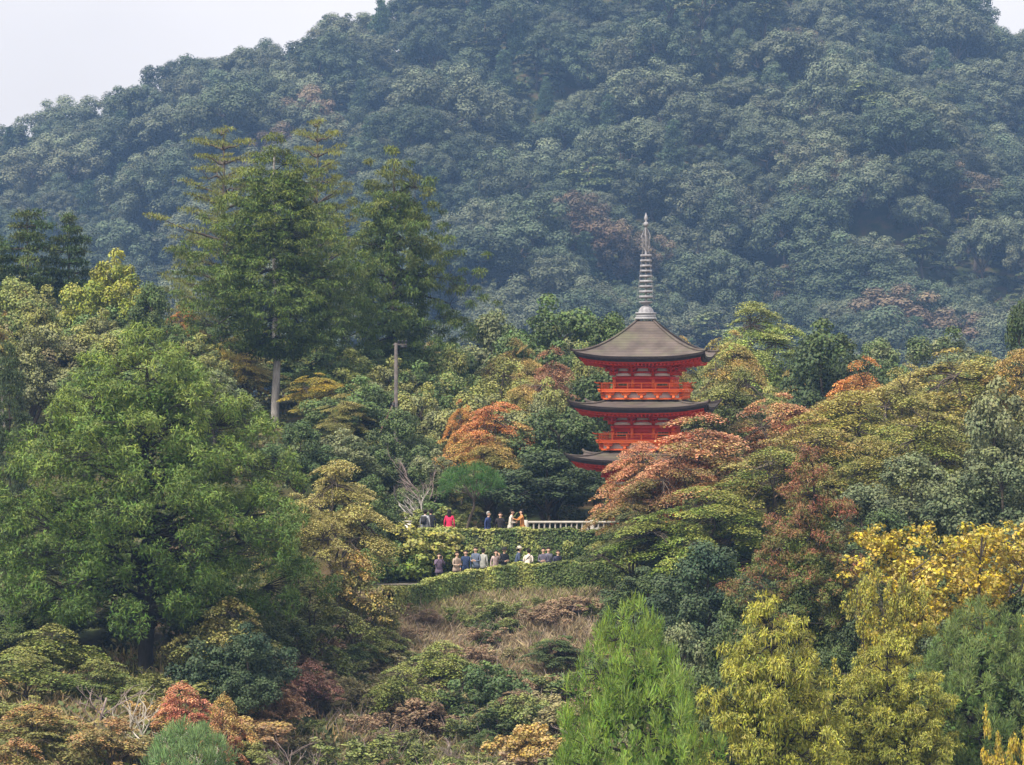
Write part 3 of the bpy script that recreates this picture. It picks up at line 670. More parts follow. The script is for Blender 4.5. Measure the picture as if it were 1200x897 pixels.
P('round_pine', 'pompine', 222, 834, 112, 95, (.13, .22, .09), (.21, .30, .13), .45, 'rounded blue green pine in front of the pinkish red shrub')
P('rust_shrub', 'lowmaple', 325, 792, 100, 122, (.34, .22, .12), BRN, .45, 'rust brown bush among the bare grey twigs', cat='shrub')
P('rust_shrub', 'lowmaple', 362, 772, 90, 126, (.2, .11, .09), (.28, .16, .12), .45, 'dark wine red bush behind the bare grey twigs', cat='shrub')
P('ochre_shrub', 'shrub0', 622, 850, 90, 119, (.42, .31, .12), OCH, .45, 'ochre yellow bush beside the bright young cedar', cat='shrub')
P('fern_shrub', 'lowmaple', 520, 748, 110, 131, (.2, .24, .07), YLG, .4, 'yellow green bush in the middle of the dry slope', cat='shrub')
P('fern_shrub', 'lowmaple', 470, 775, 100, 127, (.17, .21, .06), YLG, .4, 'olive green bush low on the dry slope', cat='shrub')
P('fern_shrub', 'shrub2', 575, 772, 90, 128, (.08, .12, .05), MDG, .4, 'dark green bush right of the yellow green bush on the dry slope', cat='shrub')
P('clipped_bush', 'shrub1', 487, 616, 112, 151.6, (.15, .2, .05), (.3, .29, .09), .45, 'large clipped yellow green bush at the end of the upper hedge', cat='shrub', base=-9.9)
P('clipped_bush', 'shrub2', 448, 628, 70, 150.5, (.10, .155, .045), MDG, .4, 'rounded green bush beside the large clipped bush', cat='shrub', base=-10.2)

for i, (u, v, wpx, Y) in enumerate([(15, 690, 110, 131), (85, 700, 100, 133), (140, 705, 90, 134), (225, 700, 100, 133), (300, 700, 110, 130), (-25, 720, 100, 127)]):
    plant('shade_shrub', f'broad{i % 2}', u, v, wpx, Y, (.085, .115, .04), (.13, .15, .06), .4, 'dark green bush in the shade behind the great cedar trunk', 'shrub', 'bushes in the shade behind the great cedar')
def slope_shrubs():
    kinds = [((.12, .15, .05), (.2, .22, .08), 'low green bush among the dry grass of the slope', 'low green bushes on the slope'),
             ((.2, .14, .09), (.28, .2, .13), 'low russet bush among the dry grass of the slope', 'low russet bushes on the slope'),
             ((.09, .12, .05), MDG, 'low dark bush among the dry grass of the slope', 'low dark bushes on the slope'),
             ((.22, .2, .10), (.3, .27, .14), 'low straw coloured bush among the dry grass of the slope', 'low straw bushes on the slope')]
    for i in range(300):
        u = 300 + 480 * rng.random(); Y = 112 + 33 * rng.random() ** .8
        x = (u - 600) / F * Y; g = float(ground(x, Y)); k = kinds[rng.choice(4, p=[.3, .36, .14, .2])]
        
        hh = (.5 + 1.3 * rng.random() ** 1.5) * (1 if Y < 137 else .62); vt = HZ - (g + hh) / Y * F
        f = .8 + .4 * rng.random()
        plant('slope_bush', ['scrub0', 'scrub1', 'scrub0', 'scrub1', 'shrub0', 'shrub2', 'lowmaple'][rng.integers(7)], u, vt, hh * (1.2 + 1.3 * rng.random()) * F / Y, Y, tuple(q * f for q in k[0]), tuple(q * f for q in k[1]), .42, k[2], 'shrub', k[3])
    for i in range(26):
        u = -20 + 330 * rng.random(); Y = 98 + 30 * rng.random(); x = (u - 600) / F * Y; g = float(ground(x, Y))
        k = [((.16, .18, .06), OLV, 'low olive bush under the great cedar', 'low olive bushes under the great cedar'), ((.3, .2, .11), OCH, 'low rusty bush under the great cedar', 'low rusty bushes under the great cedar')][i % 2]
        plant('under_bush', ['scrub0', 'shrub1', 'scrub1'][i % 3], u, HZ - (g + .6 + .7 * rng.random()) / Y * F, 50 + 50 * rng.random(), Y, k[0], k[1], .42, k[2], 'shrub', k[3])
slope_shrubs()

def bare(name, u, Y, H, seed, label, bark=TWIG, r0=.035, spread=.55, depth=3, kids=5, sx=1., rz=0, tilt=0., group=None):
    x = (u - 600) / F * Y
    me = twig_tree(name, H, r0, spread, depth, kids, bark, seed)
    o = obj(name, me, None, (x, Y, float(ground(x, Y)))); o.scale = (sx, sx, 1); o.rotation_euler = (0, tilt, rz)
    tag(o, label, 'shrub' if H < 5 else 'tree', group)
for i, (u, Y, H, t) in enumerate([(300, 108, 3.4, -.2), (330, 110, 3.8, .15), (355, 109, 3.6, -.1), (382, 111, 3.6, .2), (408, 112, 3.0, .1), (345, 104, 2.8, .3), (375, 105, 2.6, -.3), (425, 108, 2.4, 0.1), (440, 122, 2.0, .2), (480, 124, 1.8, -.2), (530, 122, 2.1, .1), (570, 125, 1.7, .3), (610, 121, 2.0, -.1), (650, 128, 1.6, .1), (420, 130, 1.8, -.2), (400, 117, 2.6, .1)]):
    bare('bare_shrub', u, Y, H, 20 + i, 'leafless grey pink twiggy shrub below the great cedar and dry slope', tilt=t, sx=1.3, group='bare twiggy shrubs at the foot of the slope')
bare('bare_branch_tree', 185, 107, 4.4, 41, 'pale leafless branches rising over the pinkish red shrub', TWIG_WHITE, .06, .7, 3, 4, 1.5, .4, -.45)
bare('bare_branch_tree', 245, 106, 4.2, 44, 'pale leafless branches right of the pinkish red shrub', TWIG_WHITE, .05, .65, 3, 4, 1.4, 1.4, .3)
bare('bare_branch_tree', 118, 110, 3.6, 47, 'pale leafless twigs left of the dark cedar trunk', TWIG, .04, .65, 3, 4, 1.5, .4, .2)
bare('bare_twig_tree', 498, 160.5, 6.2, 52, 'leafless grey twigged tree beside the upper path', TWIG, .06, .5, 4, 4, 1.1, 0, .08)
bare('bare_twig_tree', 483, 158.5, 4.6, 55, 'small leafless tree standing in front of the white box', BARK_GREY, .09, .45, 3, 4, 1.2, 0, -.05)
bare('bare_twig_tree', 8, 178, 5.6, 58, 'pale forked leafless tree beside the greyish brown tree', TWIG_WHITE, .12, .45, 2, 3, 1.0, 0, .15)
bare('bare_shrub', 690, 121, 2.6, 61, 'leafless twiggy shrub left of the bright young cedar', TWIG, .04, .5, 3, 4, 1.2)

# ------------------------------------------------------------------ uncountable ground cover
def stuff_obj(name, V, A, a, b, mix, label, cat):
    o = obj(name, quad_mesh(name, V, np.arange(len(V)).reshape(-1, 4), LEAF, A)); o.color = (*a, 1); o['leaf_b'] = b; o['mixv'] = mix
    tag(o, label, cat, None, 'stuff')
def undergrowth():
    n = 3000; Y = 96 + 165 * rng.random(n) ** 1.2; u = -60 + 1320 * rng.random(n); X = (u - 600) / F * Y
    keep = ~((Y > 146) & (Y < 158.5) & (u > 430)) & ~((u > 440) & (u < 730) & (Y < 160) & (Y > 116)); X, Y = X[keep], Y[keep]
    C = np.stack([X, Y, ground(X, Y) + .15], 1); s = (.4 + .5 * rng.random(len(C)))[:, None] * np.array([[1, 1, .75]])
    V, A = leaves(C, s, 20, .28, .18, 'broad', .8, .8, fill=.4); A[:, 2] = rng.random(len(A)) * .3 + .35
    stuff_obj('undergrowth', V, A, (.09, .12, .045), (.2, .18, .08), .4, 'low leafy undergrowth carpeting the wood floor', 'undergrowth')
undergrowth()
def blades(n, xr, yr, hgt, wid, name, a, b, mix, label, keep=None):
    Y = yr[0] + (yr[1] - yr[0]) * rng.random(n); u = xr[0] + (xr[1] - xr[0]) * rng.random(n); X = (u - 600) / F * Y
    pat = .5 + .5 * np.sin(X * 1.3 + 2 * np.sin(Y * .5)) * np.cos(Y * .8 + np.sin(X * .7))
    if keep is not None:
        m = keep(X, Y, pat); X, Y, pat = X[m], Y[m], pat[m]
    n = len(X); B = np.stack([X, Y, ground(X, Y) - .03], 1)
    h = hgt * (.45 + .8 * rng.random(n))[:, None]; ln = rng.normal(size=(n, 3)) * np.array([.38, .3, .1]); d = nrm(np.array([0, 0, 1.]) + ln)
    side = nrm(np.cross(d, rng.normal(size=(n, 3)))) * wid * (.6 + .8 * rng.random(n))[:, None]
    tip = B + d * h + ln * h * .35
    V = np.stack([B - side * .6, B + side * .6, B + d * h * .6 + side, tip], 1).reshape(-1, 3)
    A = np.stack([rng.random(n), np.clip(pat + .15 * rng.normal(size=n), 0, 1), rng.random(n)], 1)
    stuff_obj(name, V, A, a, b, mix, label, 'grass')
blades(44000, (410, 770), (131, 147.6), .5, .018, 'dry_grass', (.24, .19, .12), (.42, .34, .23), .42, 'dry pinkish brown grass covering the upper slope below the hedge')
blades(32000, (400, 740), (112, 138), .55, .022, 'weedy_grass', (.17, .17, .07), (.33, .24, .15), .45, 'mixed green and brown weeds covering the lower slope')
blades(12000, (430, 780), (143.5, 147.8), .45, .03, 'verge_grass', (.26, .25, .11), (.2, .22, .08), .4, 'olive green grass along the foot of the lower hedge')
blades(20000, (-40, 420), (96, 132), .5, .04, 'wood_edge_grass', (.2, .19, .08), (.33, .24, .14), .42, 'straw and olive grass under the great cedar')

# ------------------------------------------------------------------ hedges
def hedge(pts, hgt, wid, n, a, b, label, wave=.06):
    pts = np.array(pts, float)                       # x, y, ztop
    seg = np.linalg.norm(np.diff(pts[:, :2], axis=0), axis=1); cum = np.concatenate([[0], np.cumsum(seg)])
    def pos(s): return np.stack([np.interp(s, cum, pts[:, i]) for i in range(3)], -1)
    root = empty('clipped_hedge', (pts[0, 0], pts[0, 1], pts[0, 2] - hgt), label=label, cat='hedge')
    org = np.array([pts[0, 0], pts[0, 1], pts[0, 2] - hgt])
    s = rng.random(n) * cum[-1]; p = pos(s); t = pos(np.minimum(s + .05, cum[-1])) - pos(np.maximum(s - .05, 0)); t[:, 2] = 0; t = nrm(t)
    nr = np.stack([t[:, 1], -t[:, 0], np.zeros(n)], 1)          # towards the camera side
    face = rng.random(n); hh = rng.random(n)
    top = face < .4; fr = (face >= .4) & (face < .82)
    lump = wave * np.sin(s * 2.1 + 1.3 * np.sin(s * .7)) + wave * .6 * np.sin(s * 5.3) 
    off = np.where(top, (rng.random(n) - .5) * wid, np.where(fr, wid / 2, -wid / 2)) + rng.normal(size=n) * .035
    z = np.where(top, lump + rng.normal(size=n) * .03, -hgt * hh + lump)
    lump2 = .03 * np.sin(s * 3.7 + z * 4) + .03 * np.sin(s * 1.9 - z * 3)
    P_ = p + nr * (off + np.where(fr, lump2, 0))[:, None]; P_[:, 2] += z
    out = np.where(top[:, None], np.array([[0, 0, 1.]]), np.where(fr[:, None], nr, -nr))
    nn = nrm(out + .42 * rng.normal(size=(n, 3)) + np.array([0, 0, .25])); dd = nrm(np.cross(nn, rng.normal(size=(n, 3)))); ss = np.cross(nn, dd)
    l = (.062 * (.7 + .6 * rng.random(n)))[:, None]
    V = np.stack([P_ - dd * l, P_ + ss * l * .6, P_ + dd * l, P_ - ss * l * .6], 1).reshape(-1, 3) - org
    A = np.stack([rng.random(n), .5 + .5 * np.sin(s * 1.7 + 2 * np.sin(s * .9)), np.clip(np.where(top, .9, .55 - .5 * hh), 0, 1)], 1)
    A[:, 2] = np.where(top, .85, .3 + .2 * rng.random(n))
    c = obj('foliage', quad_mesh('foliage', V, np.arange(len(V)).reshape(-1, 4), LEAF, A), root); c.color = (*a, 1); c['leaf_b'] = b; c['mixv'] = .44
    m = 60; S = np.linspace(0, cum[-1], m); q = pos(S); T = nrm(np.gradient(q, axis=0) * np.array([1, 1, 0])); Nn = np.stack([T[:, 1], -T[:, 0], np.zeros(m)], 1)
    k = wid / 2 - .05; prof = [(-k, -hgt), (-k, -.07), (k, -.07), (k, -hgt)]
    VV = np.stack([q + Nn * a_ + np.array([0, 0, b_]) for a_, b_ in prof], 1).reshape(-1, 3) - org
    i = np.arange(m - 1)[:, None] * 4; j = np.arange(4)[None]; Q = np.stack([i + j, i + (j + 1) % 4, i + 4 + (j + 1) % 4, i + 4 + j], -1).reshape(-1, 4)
    obj('shade_core', quad_mesh('shade_core', VV, Q, simple('hedge_inside', (.03, .04, .018), (.015, .02, .01), 8, .9, .5)), root)  # solid core; the shade between the leaves is put into its dark colour
LOW = [(455, 144.0, 692), (480, 145.0, 688), (505, 145.9, 681), (535, 146.9, 673), (565, 147.6, 666.5), (605, 148.0, 662.5), (660, 148.3, 660), (720, 148.4, 658.5), (800, 148.4, 657)]
hedge([at(u, v, y) for u, y, v in LOW], 1.15, .75, 34000, (.13, .175, .06), (.34, .35, .11), 'low clipped hedge along the front of the lower path')
UP = [(432, 152.4, 622), (500, 152.6, 621), (560, 152.7, 620.5), (640, 152.7, 621), (700, 152.7, 622), (790, 152.7, 622), (900, 152.7, 622)]
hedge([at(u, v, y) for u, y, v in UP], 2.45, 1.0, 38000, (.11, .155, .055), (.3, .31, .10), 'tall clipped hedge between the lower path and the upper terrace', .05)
for i in range(5):                                    # rounded bushes bulging from the hedge bank
    u = 552 + 34 * i + rng.normal() * 6
    plant('bank_bush', f'shrub{i % 3}', u, 632 + 9 * rng.random(), 40 + 14 * rng.random(), 151.9, [(.11, .16, .05), (.075, .115, .045)][i % 2], YLG, .3, 'rounded green bush bulging from the hedge behind the lower path', 'shrub', 'rounded bushes along the hedge bank', base=-9.75)

def brambles():
    """arching dead stems over the slope"""
    mb = MB()
    for i in range(900):
        u = 300 + 460 * rng.random(); Y = 113 + 30 * rng.random(); x = (u - 600) / F * Y; g = float(ground(x, Y)); a = rng.random() * 6.28; l = .5 + .9 * rng.random()
        b0 = np.array([x, Y, g - .05]); mb.tube(curve(b0, b0 + np.array([math.cos(a) * l * .6, math.sin(a) * l * .6, l]), .12, 4, .04), np.linspace(.012, .004, 4), 3)
    o = mb.build('bramble_stems', TWIG); tag(o, 'arching dead stems tangled over the overgrown slope', 'brambles', None, 'stuff')
brambles()

# ------------------------------------------------------------------ the pagoda
VERM = simple('vermilion_paint', (.68, .055, .03), (.56, .04, .025), 2.5, .55)
ORNG = simple('orange_vermilion_paint', (.85, .17, .035), (.76, .12, .03), 2.5, .5)
PLAST = simple('white_plaster', (.82, .79, .76), (.74, .70, .66), 3, .85)
BARKROOF = simple('cypress_bark_roof', (.125, .10, .09), (.075, .06, .055), 1.4, .95, .5, 9)
EAVE = simple('dark_eave_edge', (.035, .026, .028), (.02, .016, .018), 6, .8)
GREENW = simple('green_lattice', (.22, .25, .16), (.14, .17, .11), 5, .7)
BRONZE = simple('weathered_bronze', (.3, .295, .32), (.17, .165, .18), 5, .55)
STONE = simple('podium_stone', (.36, .35, .32), (.26, .25, .23), 3, .9, .3)
ROBAN = simple('pale_finial_base', (.36, .36, .38), (.27, .27, .29), 4, .6)
def rotz(a): return np.array([[math.cos(a), -math.sin(a), 0], [math.sin(a), math.cos(a), 0], [0, 0, 1]])

def moss_roof():
    t = BARKROOF.node_tree; N = t.nodes.new; L = t.links.new; b = t.nodes['Principled BSDF']
    src = b.inputs['Base Color'].links[0].from_socket
    co = N('ShaderNodeTexCoord'); n = N('ShaderNodeTexNoise'); n.inputs['Scale'].default_value = .9; n.inputs['Detail'].default_value = 6
    L(co.outputs['Object'], n.inputs['Vector'])
    r = N('ShaderNodeValToRGB'); r.color_ramp.elements[0].position = .48; r.color_ramp.elements[1].position = .68; L(n.outputs['Fac'], r.inputs[0])
    m = N('ShaderNodeMix'); m.data_type = 'RGBA'; m.inputs[7].default_value = (.13, .13, .08, 1)
    ml = N('ShaderNodeMath'); ml.operation = 'MULTIPLY'; ml.inputs[1].default_value = .6; L(r.outputs[0], ml.inputs[0]); L(ml.outputs[0], m.inputs[0])
    L(src, m.inputs[6])
    # courses of bark
    wv = N('ShaderNodeTexWave'); wv.bands_direction = 'Z'; wv.inputs['Scale'].default_value = 2.4; wv.inputs['Distortion'].default_value = .6; L(co.outputs['Object'], wv.inputs['Vector'])
    m2 = N('ShaderNodeMix'); m2.data_type = 'RGBA'; m2.blend_type = 'MULTIPLY'; m2.inputs[0].default_value = .22
    L(m.outputs[2], m2.inputs[6]); L(wv.outputs['Color'], m2.inputs[7]); L(m2.outputs[2], b.inputs['Base Color'])
moss_roof()

def pagoda_roof(root, E, I, zt, ze, core, lift=.28, conc=1.55, nm='roof'):
    th = .34; ns, mt = 21, 10
    s = np.linspace(-1, 1, ns); t = np.linspace(0, 1, mt)
    S, T = np.meshgrid(s, t, indexing='ij')
    half = I + (E - I) * T + .10 * np.abs(S) ** 4 * T ** 3
    Z = ze + (zt - ze) * (1 - T) ** conc + lift * np.abs(S) ** 3.2 * T ** 2.4
    X = S * half; Yy = -half
    G = np.stack([X, Yy, Z], -1)
    i = np.arange(ns - 1)[:, None] * mt; j = np.arange(mt - 1)[None]
    Q = np.stack([i + j, i + mt + j, i + mt + j + 1, i + j + 1], -1).reshape(-1, 4)
    surf = MB(); edge = MB(); sof = MB(); fasc = MB(); raf = MB()
    el = G[:, -1]                                        # eave line
    def strip(mb, A, B, M):
        V = np.concatenate([A, B]) @ M.T; n = len(A); k = np.arange(n - 1)
        mb.add(V, np.stack([k, k + n, k + n + 1, k + 1], -1))
    for k in range(4):
        M = rotz(k * math.pi / 2)
        surf.add(G.reshape(-1, 3) @ M.T, Q)
        def inset(P_, d, dz): 
            f = (E - d) / E; R_ = P_.copy(); R_[:, 0] *= f; R_[:, 1] *= f; R_[:, 2] += dz; return R_
        a0 = el; a1 = inset(el, .03, -.13); a2 = inset(el, .10, -.135); a3 = inset(el, .13, -.27); a4 = inset(el, .26, -.275)
        strip(edge, a0, a1, M); strip(edge, a1, a2, M); strip(edge, a2, a3, M); strip(edge, a3, a4, M)
        f0 = inset(el, .24, -.26); f1 = inset(el, .25, -.345); strip(fasc, f0, f1, M)
        f2 = inset(el, .40, -.345); strip(fasc, f1, f2, M)
        inn = np.stack([s * (core + .25), np.full(ns, -(core + .25)), np.full(ns, ze - .42)], -1)
        mid = inset(el, .40, -.30); strip(sof, mid, inn, M)
        nr = 30                                           # two flights of rafters under the eave
        for q in range(nr):
            ss = -1 + 2 * (q + .5) / nr
            zl = ze + lift * abs(ss) ** 3.2
            p0 = np.array([ss * (E - .3), -(E - .3), zl - .40]); p1 = np.array([ss * (core + .3) if abs(ss) < .8 else ss * (E - .9), -(core + .3) if abs(ss) < .8 else -(E - .9), ze - .47])
            d = p1 - p0; c = (p0 + p1) / 2; ln = np.linalg.norm(d); d /= ln; sd = nrm(np.cross(d, np.array([0, 0, 1.]))); up_ = np.cross(sd, d)
            raf.box(M @ c, (.07, ln, .09), M @ np.stack([sd, d, up_], 1))
    r = surf.build('roof', BARKROOF, root, True)
    edge.build('eave_edge', EAVE, r); fasc.build('fascia', VERM, r); sof.build('soffit', VERM, r)
    tag(raf.build('rafter_tier', VERM, r), kind='stuff')
    hip = MB()                                            # ridges on the four hips with curled ends
    for k in range(4):
        a = k * math.pi / 2 + math.pi / 4; P_ = []
        for q in np.linspace(.0, 1.0, 12):
            h = I + (E - I) * q + .10 * q ** 3; P_.append((h * math.sqrt(2) * math.cos(a - math.pi / 2), h * math.sqrt(2) * math.sin(a - math.pi / 2), ze + (zt - ze) * (1 - q) ** conc + lift * q ** 2.4 + .03))
        e = np.array(P_[-1]); d = e - np.array(P_[-2]); P_.append(e + d * .35 + np.array((0, 0, .07)))
        hip.tube(P_, np.linspace(.05, .075, len(P_)), 6); hip.build('hip_ridge', BARKROOF, r); hip = MB()

def storey(root, b, zf, zw, zr, bal, ground_floor=False):
    """zf floor, zw top of wall posts, zr underside of the eaves"""
    core = MB(); core.box((0, 0, (zf + zr) / 2), (2 * b - .12, 2 * b - .12, zr - zf)); core.build('wall', VERM, root)
    posts_x = [-b, -b * .36, b * .36, b]
    pm = MB(); pm.lathe([(.001, zf), (.085, zf), (.085, zw + .05), (.001, zw + .05)], 10); pmesh = pm.mesh('post', ORNG if not ground_floor else VERM, True)
    for k in range(4):
        M = rotz(k * math.pi / 2)
        for x in posts_x[:3] if True else posts_x:
            p = M @ np.array([x, -b, 0]); obj('post', pmesh, root, p)
        # beams tying the posts
        bm_ = MB()
        for z, h, d in ((zw, .13, .16), (zw - .46 * (zw - zf) * .0 + .30, .11, .14), (zf + .10, .14, .16), (zw - .22, .06, .10)):
            bm_.box(M @ np.array([0, -b - .01, z]), (2 * b + .22, d, h), M)
            bm_.build('tie_beam', VERM, root); bm_ = MB()
        # plaster panels between the bracket sets: arched above, a strip below
        for xa, xb in ((posts_x[0], posts_x[1]), (posts_x[1], posts_x[2]), (posts_x[2], posts_x[3])):
            c = (xa + xb) / 2; wd = (xb - xa) * .74; ap = MB(); n = 9
            tt = np.linspace(-1, 1, n); top = zw + .34 + .24 * np.sqrt(np.clip(1 - tt ** 2 * .96, 0, 1)); A = np.stack([c + tt * wd / 2, np.full(n, -b - .03), np.full(n, zw + .34)], -1); B_ = np.stack([c + tt * wd / 2 * (.95 - .25 * (1 - np.sqrt(np.clip(1 - tt ** 2, 0, 1)))), np.full(n, -b - .03), top], -1)
            Fv = np.concatenate([A, B_]); Bk = Fv + np.array([0, .06, 0]); kq = np.arange(n - 1)
            ap.add(np.concatenate([Fv, Bk]) @ M.T, np.concatenate([np.stack([kq, kq + 1, kq + n + 1, kq + n], -1), np.stack([kq + n, kq + n + 1, kq + 3 * n + 1, kq + 3 * n], -1)]))
            ap.box(M @ np.array([c, -b - .07, zw + .18]), (wd * 1.12, .05, .14), M)
            ap.build('plaster_panel', PLAST, root)
        # door in the middle bay, lattice windows in the outer bays
        zc = (zf + zw - .25) / 2 + .08; hh = (zw - .25) - (zf + .17) - .04
        d = MB(); wdd = b * .60
        for sgn in (-1, 1): d.box(M @ np.array([sgn * wdd / 4, -b + .045, zc]), (wdd / 2 - .02, .06, hh), M)
        do = d.build('door', VERM, root)
        fr = MB()
        for sgn in (-1, 1): fr.box(M @ np.array([sgn * (wdd / 2 + .03), -b + .02, zc]), (.06, .09, hh), M)
        fr.build('door_frame', ORNG, do)
        for sgn in (-1, 1):
            cx = sgn * b * .68; ww = b * .36
            wn = MB(); wn.box(M @ np.array([cx, -b + .05, zc + .05]), (ww, .05, hh * .8), M); wo = wn.build('window', EAVE, root)
            br_ = MB()
            for q in range(7): br_.box(M @ np.array([cx - ww / 2 + ww * (q + .5) / 7, -b + .015, zc + .05]), (ww / 7 * .55, .05, hh * .8), M)
            br_.build('lattice', GREENW, wo)
            wf = MB()
            for q in (-1, 1):
                wf.box(M @ np.array([cx + q * (ww / 2 + .025), -b + .0, zc + .05]), (.05, .08, hh * .8 + .1), M)
                wf.box(M @ np.array([cx, -b + .0, zc + .05 + q * (hh * .4 + .025)]), (ww, .08, .05), M)
            wf.build('window_frame', ORNG, wo)
        # stepped brackets over the posts
        for x in posts_x:
            bk = MB(); hstep = (zr - zw - .1) / 3
            for q in range(3):
                y = -b - .16 - .2 * q; z = zw + .12 + hstep * (q + .35)
                bk.box(M @ np.array([x, y + .1, z]), (.10, .36 + .1 * q, .10), M)
                bk.box(M @ np.array([x, y - .03, z + hstep * .42]), (.40, .10, .085), M)
                for e in (-.16, 0, .16): bk.box(M @ np.array([x + e, y - .03, z + hstep * .42 + .085]), (.095, .12, .07), M)
            bk.build('bracket', VERM, root)
        if True:
            pu = MB()                                     # purlin carried by the brackets
            pu.box(M @ np.array([0, -b - .62, zr - .02]), (2 * b + 1.3, .1, .11), M); pu.box(M @ np.array([0, -b - .34, zr - .16]), (2 * b + .7, .09, .09), M)
            pu.build('purlin', VERM, root)
    if bal:
        zb = zf                                           # balcony with turned up rails, on short brackets
        fl = MB(); fl.box((0, 0, zb - .03), (2 * bal, 2 * bal, .07)); fo = fl.build('balcony', ORNG, root)
        for k in range(4):
            M = rotz(k * math.pi / 2); rl = MB()
            rl.tube((np.array([[-bal - .22, -bal + .06, zb + .45], [-bal - .1, -bal + .06, zb + .40], [-bal + .2, -bal + .06, zb + .385], [bal - .2, -bal + .06, zb + .385], [bal + .1, -bal + .06, zb + .40], [bal + .22, -bal + .06, zb + .45]]) @ M.T), .03, 6)
            rl.box(M @ np.array([0, -bal + .06, zb + .24]), (2 * bal + .2, .035, .03), M); rl.box(M @ np.array([0, -bal + .06, zb + .06]), (2 * bal + .1, .09, .09), M)
            rl.build('railing', ORNG, fo)
            ps = MB(); ps.box((0, 0, 0), (.06, .06, .40)); pme = ps.mesh('baluster', ORNG) if k == 0 else pme
            for q in range(7):
                o = obj('baluster', pme, fo, M @ np.array([-bal + .06 + (2 * bal - .12) * q / 6, -bal + .06, zb + .20])); o.rotation_euler = (0, 0, k * math.pi / 2)
            pl = MB(); pl.box(M @ np.array([0, -bal + .34, zb - .24]), (2 * bal - .7, .05, .32), M); pl.build('plaster_band', PLAST, fo)
            for x in (-.82, -.41, 0, .41, .82):
                sb = MB(); xx = x * (bal - .2)
                sb.box(M @ np.array([xx, -bal + .22, zb - .32]), (.14, .3, .16), M); sb.box(M @ np.array([xx, -bal + .20, zb - .18]), (.40, .26, .09), M); sb.box(M @ np.array([xx, -bal + .12, zb - .10]), (.52, .16, .07), M)
                sb.build('balcony_bracket', ORNG, fo)
            bs = MB(); bs.box(M @ np.array([0, -bal + .26, zb - .40]), (2 * bal - .45, .14, .09), M); bs.build('balcony_sill', ORNG, fo)

def pagoda():
    p = at(757, 632, 160.0)
    root = empty('pagoda', (p[0], 160.0, -8.0), R(-8.5), label='three storey red pagoda with dark bark roofs and tall metal finial', cat='pagoda')
    pod = MB()
    pod.box((0, 0, .15), (5.6, 5.6, .7)); pod.box((0, -2.95, .0), (1.6, .5, .5)); pod.box((0, -3.3, -.1), (1.6, .4, .3)); pod.build('podium', STONE, root)
    # floors: local z, ground storey first
    storey(root, 1.62, .5, 2.75, 3.72, None, True)
    pagoda_roof(root, 3.55, 1.75, 4.55, 4.10, 1.62)
    storey(root, 1.52, 5.02, 5.75, 6.42, 2.26)
    pagoda_roof(root, 3.40, 1.70, 7.10, 6.75, 1.52)
    storey(root, 1.45, 7.58, 8.22, 8.92, 2.17)
    pagoda_roof(root, 3.22, .40, 11.15, 9.30, 1.45, .28, 1.45)
    # finial
    fb = MB(); fb.box((0, 0, 11.26), (1.02, 1.02, .10)); fb.box((0, 0, 11.40), (.90, .90, .2)); fb.box((0, 0, 11.53), (.98, .98, .07)); fb.build('finial_base', ROBAN, root)
    fn = MB()
    fn.lathe([(.40, 11.56), (.36, 11.72), (.24, 11.86), (.14, 11.92), (.13, 11.95), (.26, 12.02), (.36, 12.10), (.34, 12.13), (.12, 12.14), (.06, 12.2), (.055, 15.9), (.04, 16.35), (.001, 16.4)], 14)
    fo = fn.build('finial', BRONZE, root, True)
    for i in range(9):
        r = .35 - .009 * i; z = 12.36 + .262 * i; rg = MB()
        rg.lathe([(r - .1, z - .05), (r, z - .065), (r + .015, z), (r, z + .065), (r - .1, z + .05), (r - .12, z), (r - .1, z - .05)], 16)
        for a in range(4): rg.box((0, 0, z), (2 * r - .06, .035, .05), rotz(a * math.pi / 4))
        rg.build('ring', BRONZE, fo, True)
    sf = MB()                                             # pierced flame
    for a in range(4):
        M = rotz(a * math.pi / 2)
        P_ = np.array([[.06, 0, 14.75], [.2, 0, 14.95], [.15, 0, 15.25], [.22, 0, 15.45], [.13, 0, 15.7], [.06, 0, 15.85]]) @ M.T; sf.tube(P_, [.02, .035, .025, .035, .02, .01], 5)
    sf.build('flame', BRONZE, fo)
    bl = MB(); bl.lathe([(.001, 15.9), (.1, 15.96), (.14, 16.06), (.1, 16.16), (.03, 16.2), (.08, 16.3), (.1, 16.38), (.06, 16.5), (.001, 16.68)], 12); bl.build('jewel', BRONZE, fo, True)
    ch = MB()
    for sx_, sy_ in ((-1, -1), (1, -1), (1, 1), (-1, 1)):
        ch.tube(curve((.05 * sx_, .05 * sy_, 15.8), (.42 * sx_, .42 * sy_, 12.2), -.05, 6), .008, 4)
    ch.build('chain', BRONZE, fo)
pagoda()

# ------------------------------------------------------------------ terrace railing, pole, small fittings
CONC = simple('pale_concrete', (.46, .43, .385), (.35, .33, .30), 3, .85)
def terrace_railing():
    y = 156.2; x0 = at(616, 0, y)[0]; x1 = at(850, 0, y)[0]; zg = -8.0
    root = empty('terrace_railing', (x0, y, zg), label='pale concrete railing with close balusters above the upper hedge', cat='railing')
    L_ = x1 - x0
    m = MB(); m.box((L_ / 2, 0, 1.06), (L_, .16, .10)); m.build('top_rail', CONC, root)
    m = MB(); m.box((L_ / 2, 0, .12), (L_, .18, .24)); m.build('plinth', CONC, root)
    bm_ = MB(); bm_.lathe([(.055, .24), (.04, .36), (.062, .6), (.04, .9), (.055, 1.01)], 8); me = bm_.mesh('baluster', CONC, True)
    n = int(L_ / .265)
    for i in range(n): obj('baluster', me, root, ((i + .5) * L_ / n, 0, 0))
    pb = MB(); pb.box((0, 0, .58), (.2, .2, 1.16)); pme = pb.mesh('newel', CONC)
    for i in range(4): obj('newel', pme, root, (L_ * i / 3, 0, 0))
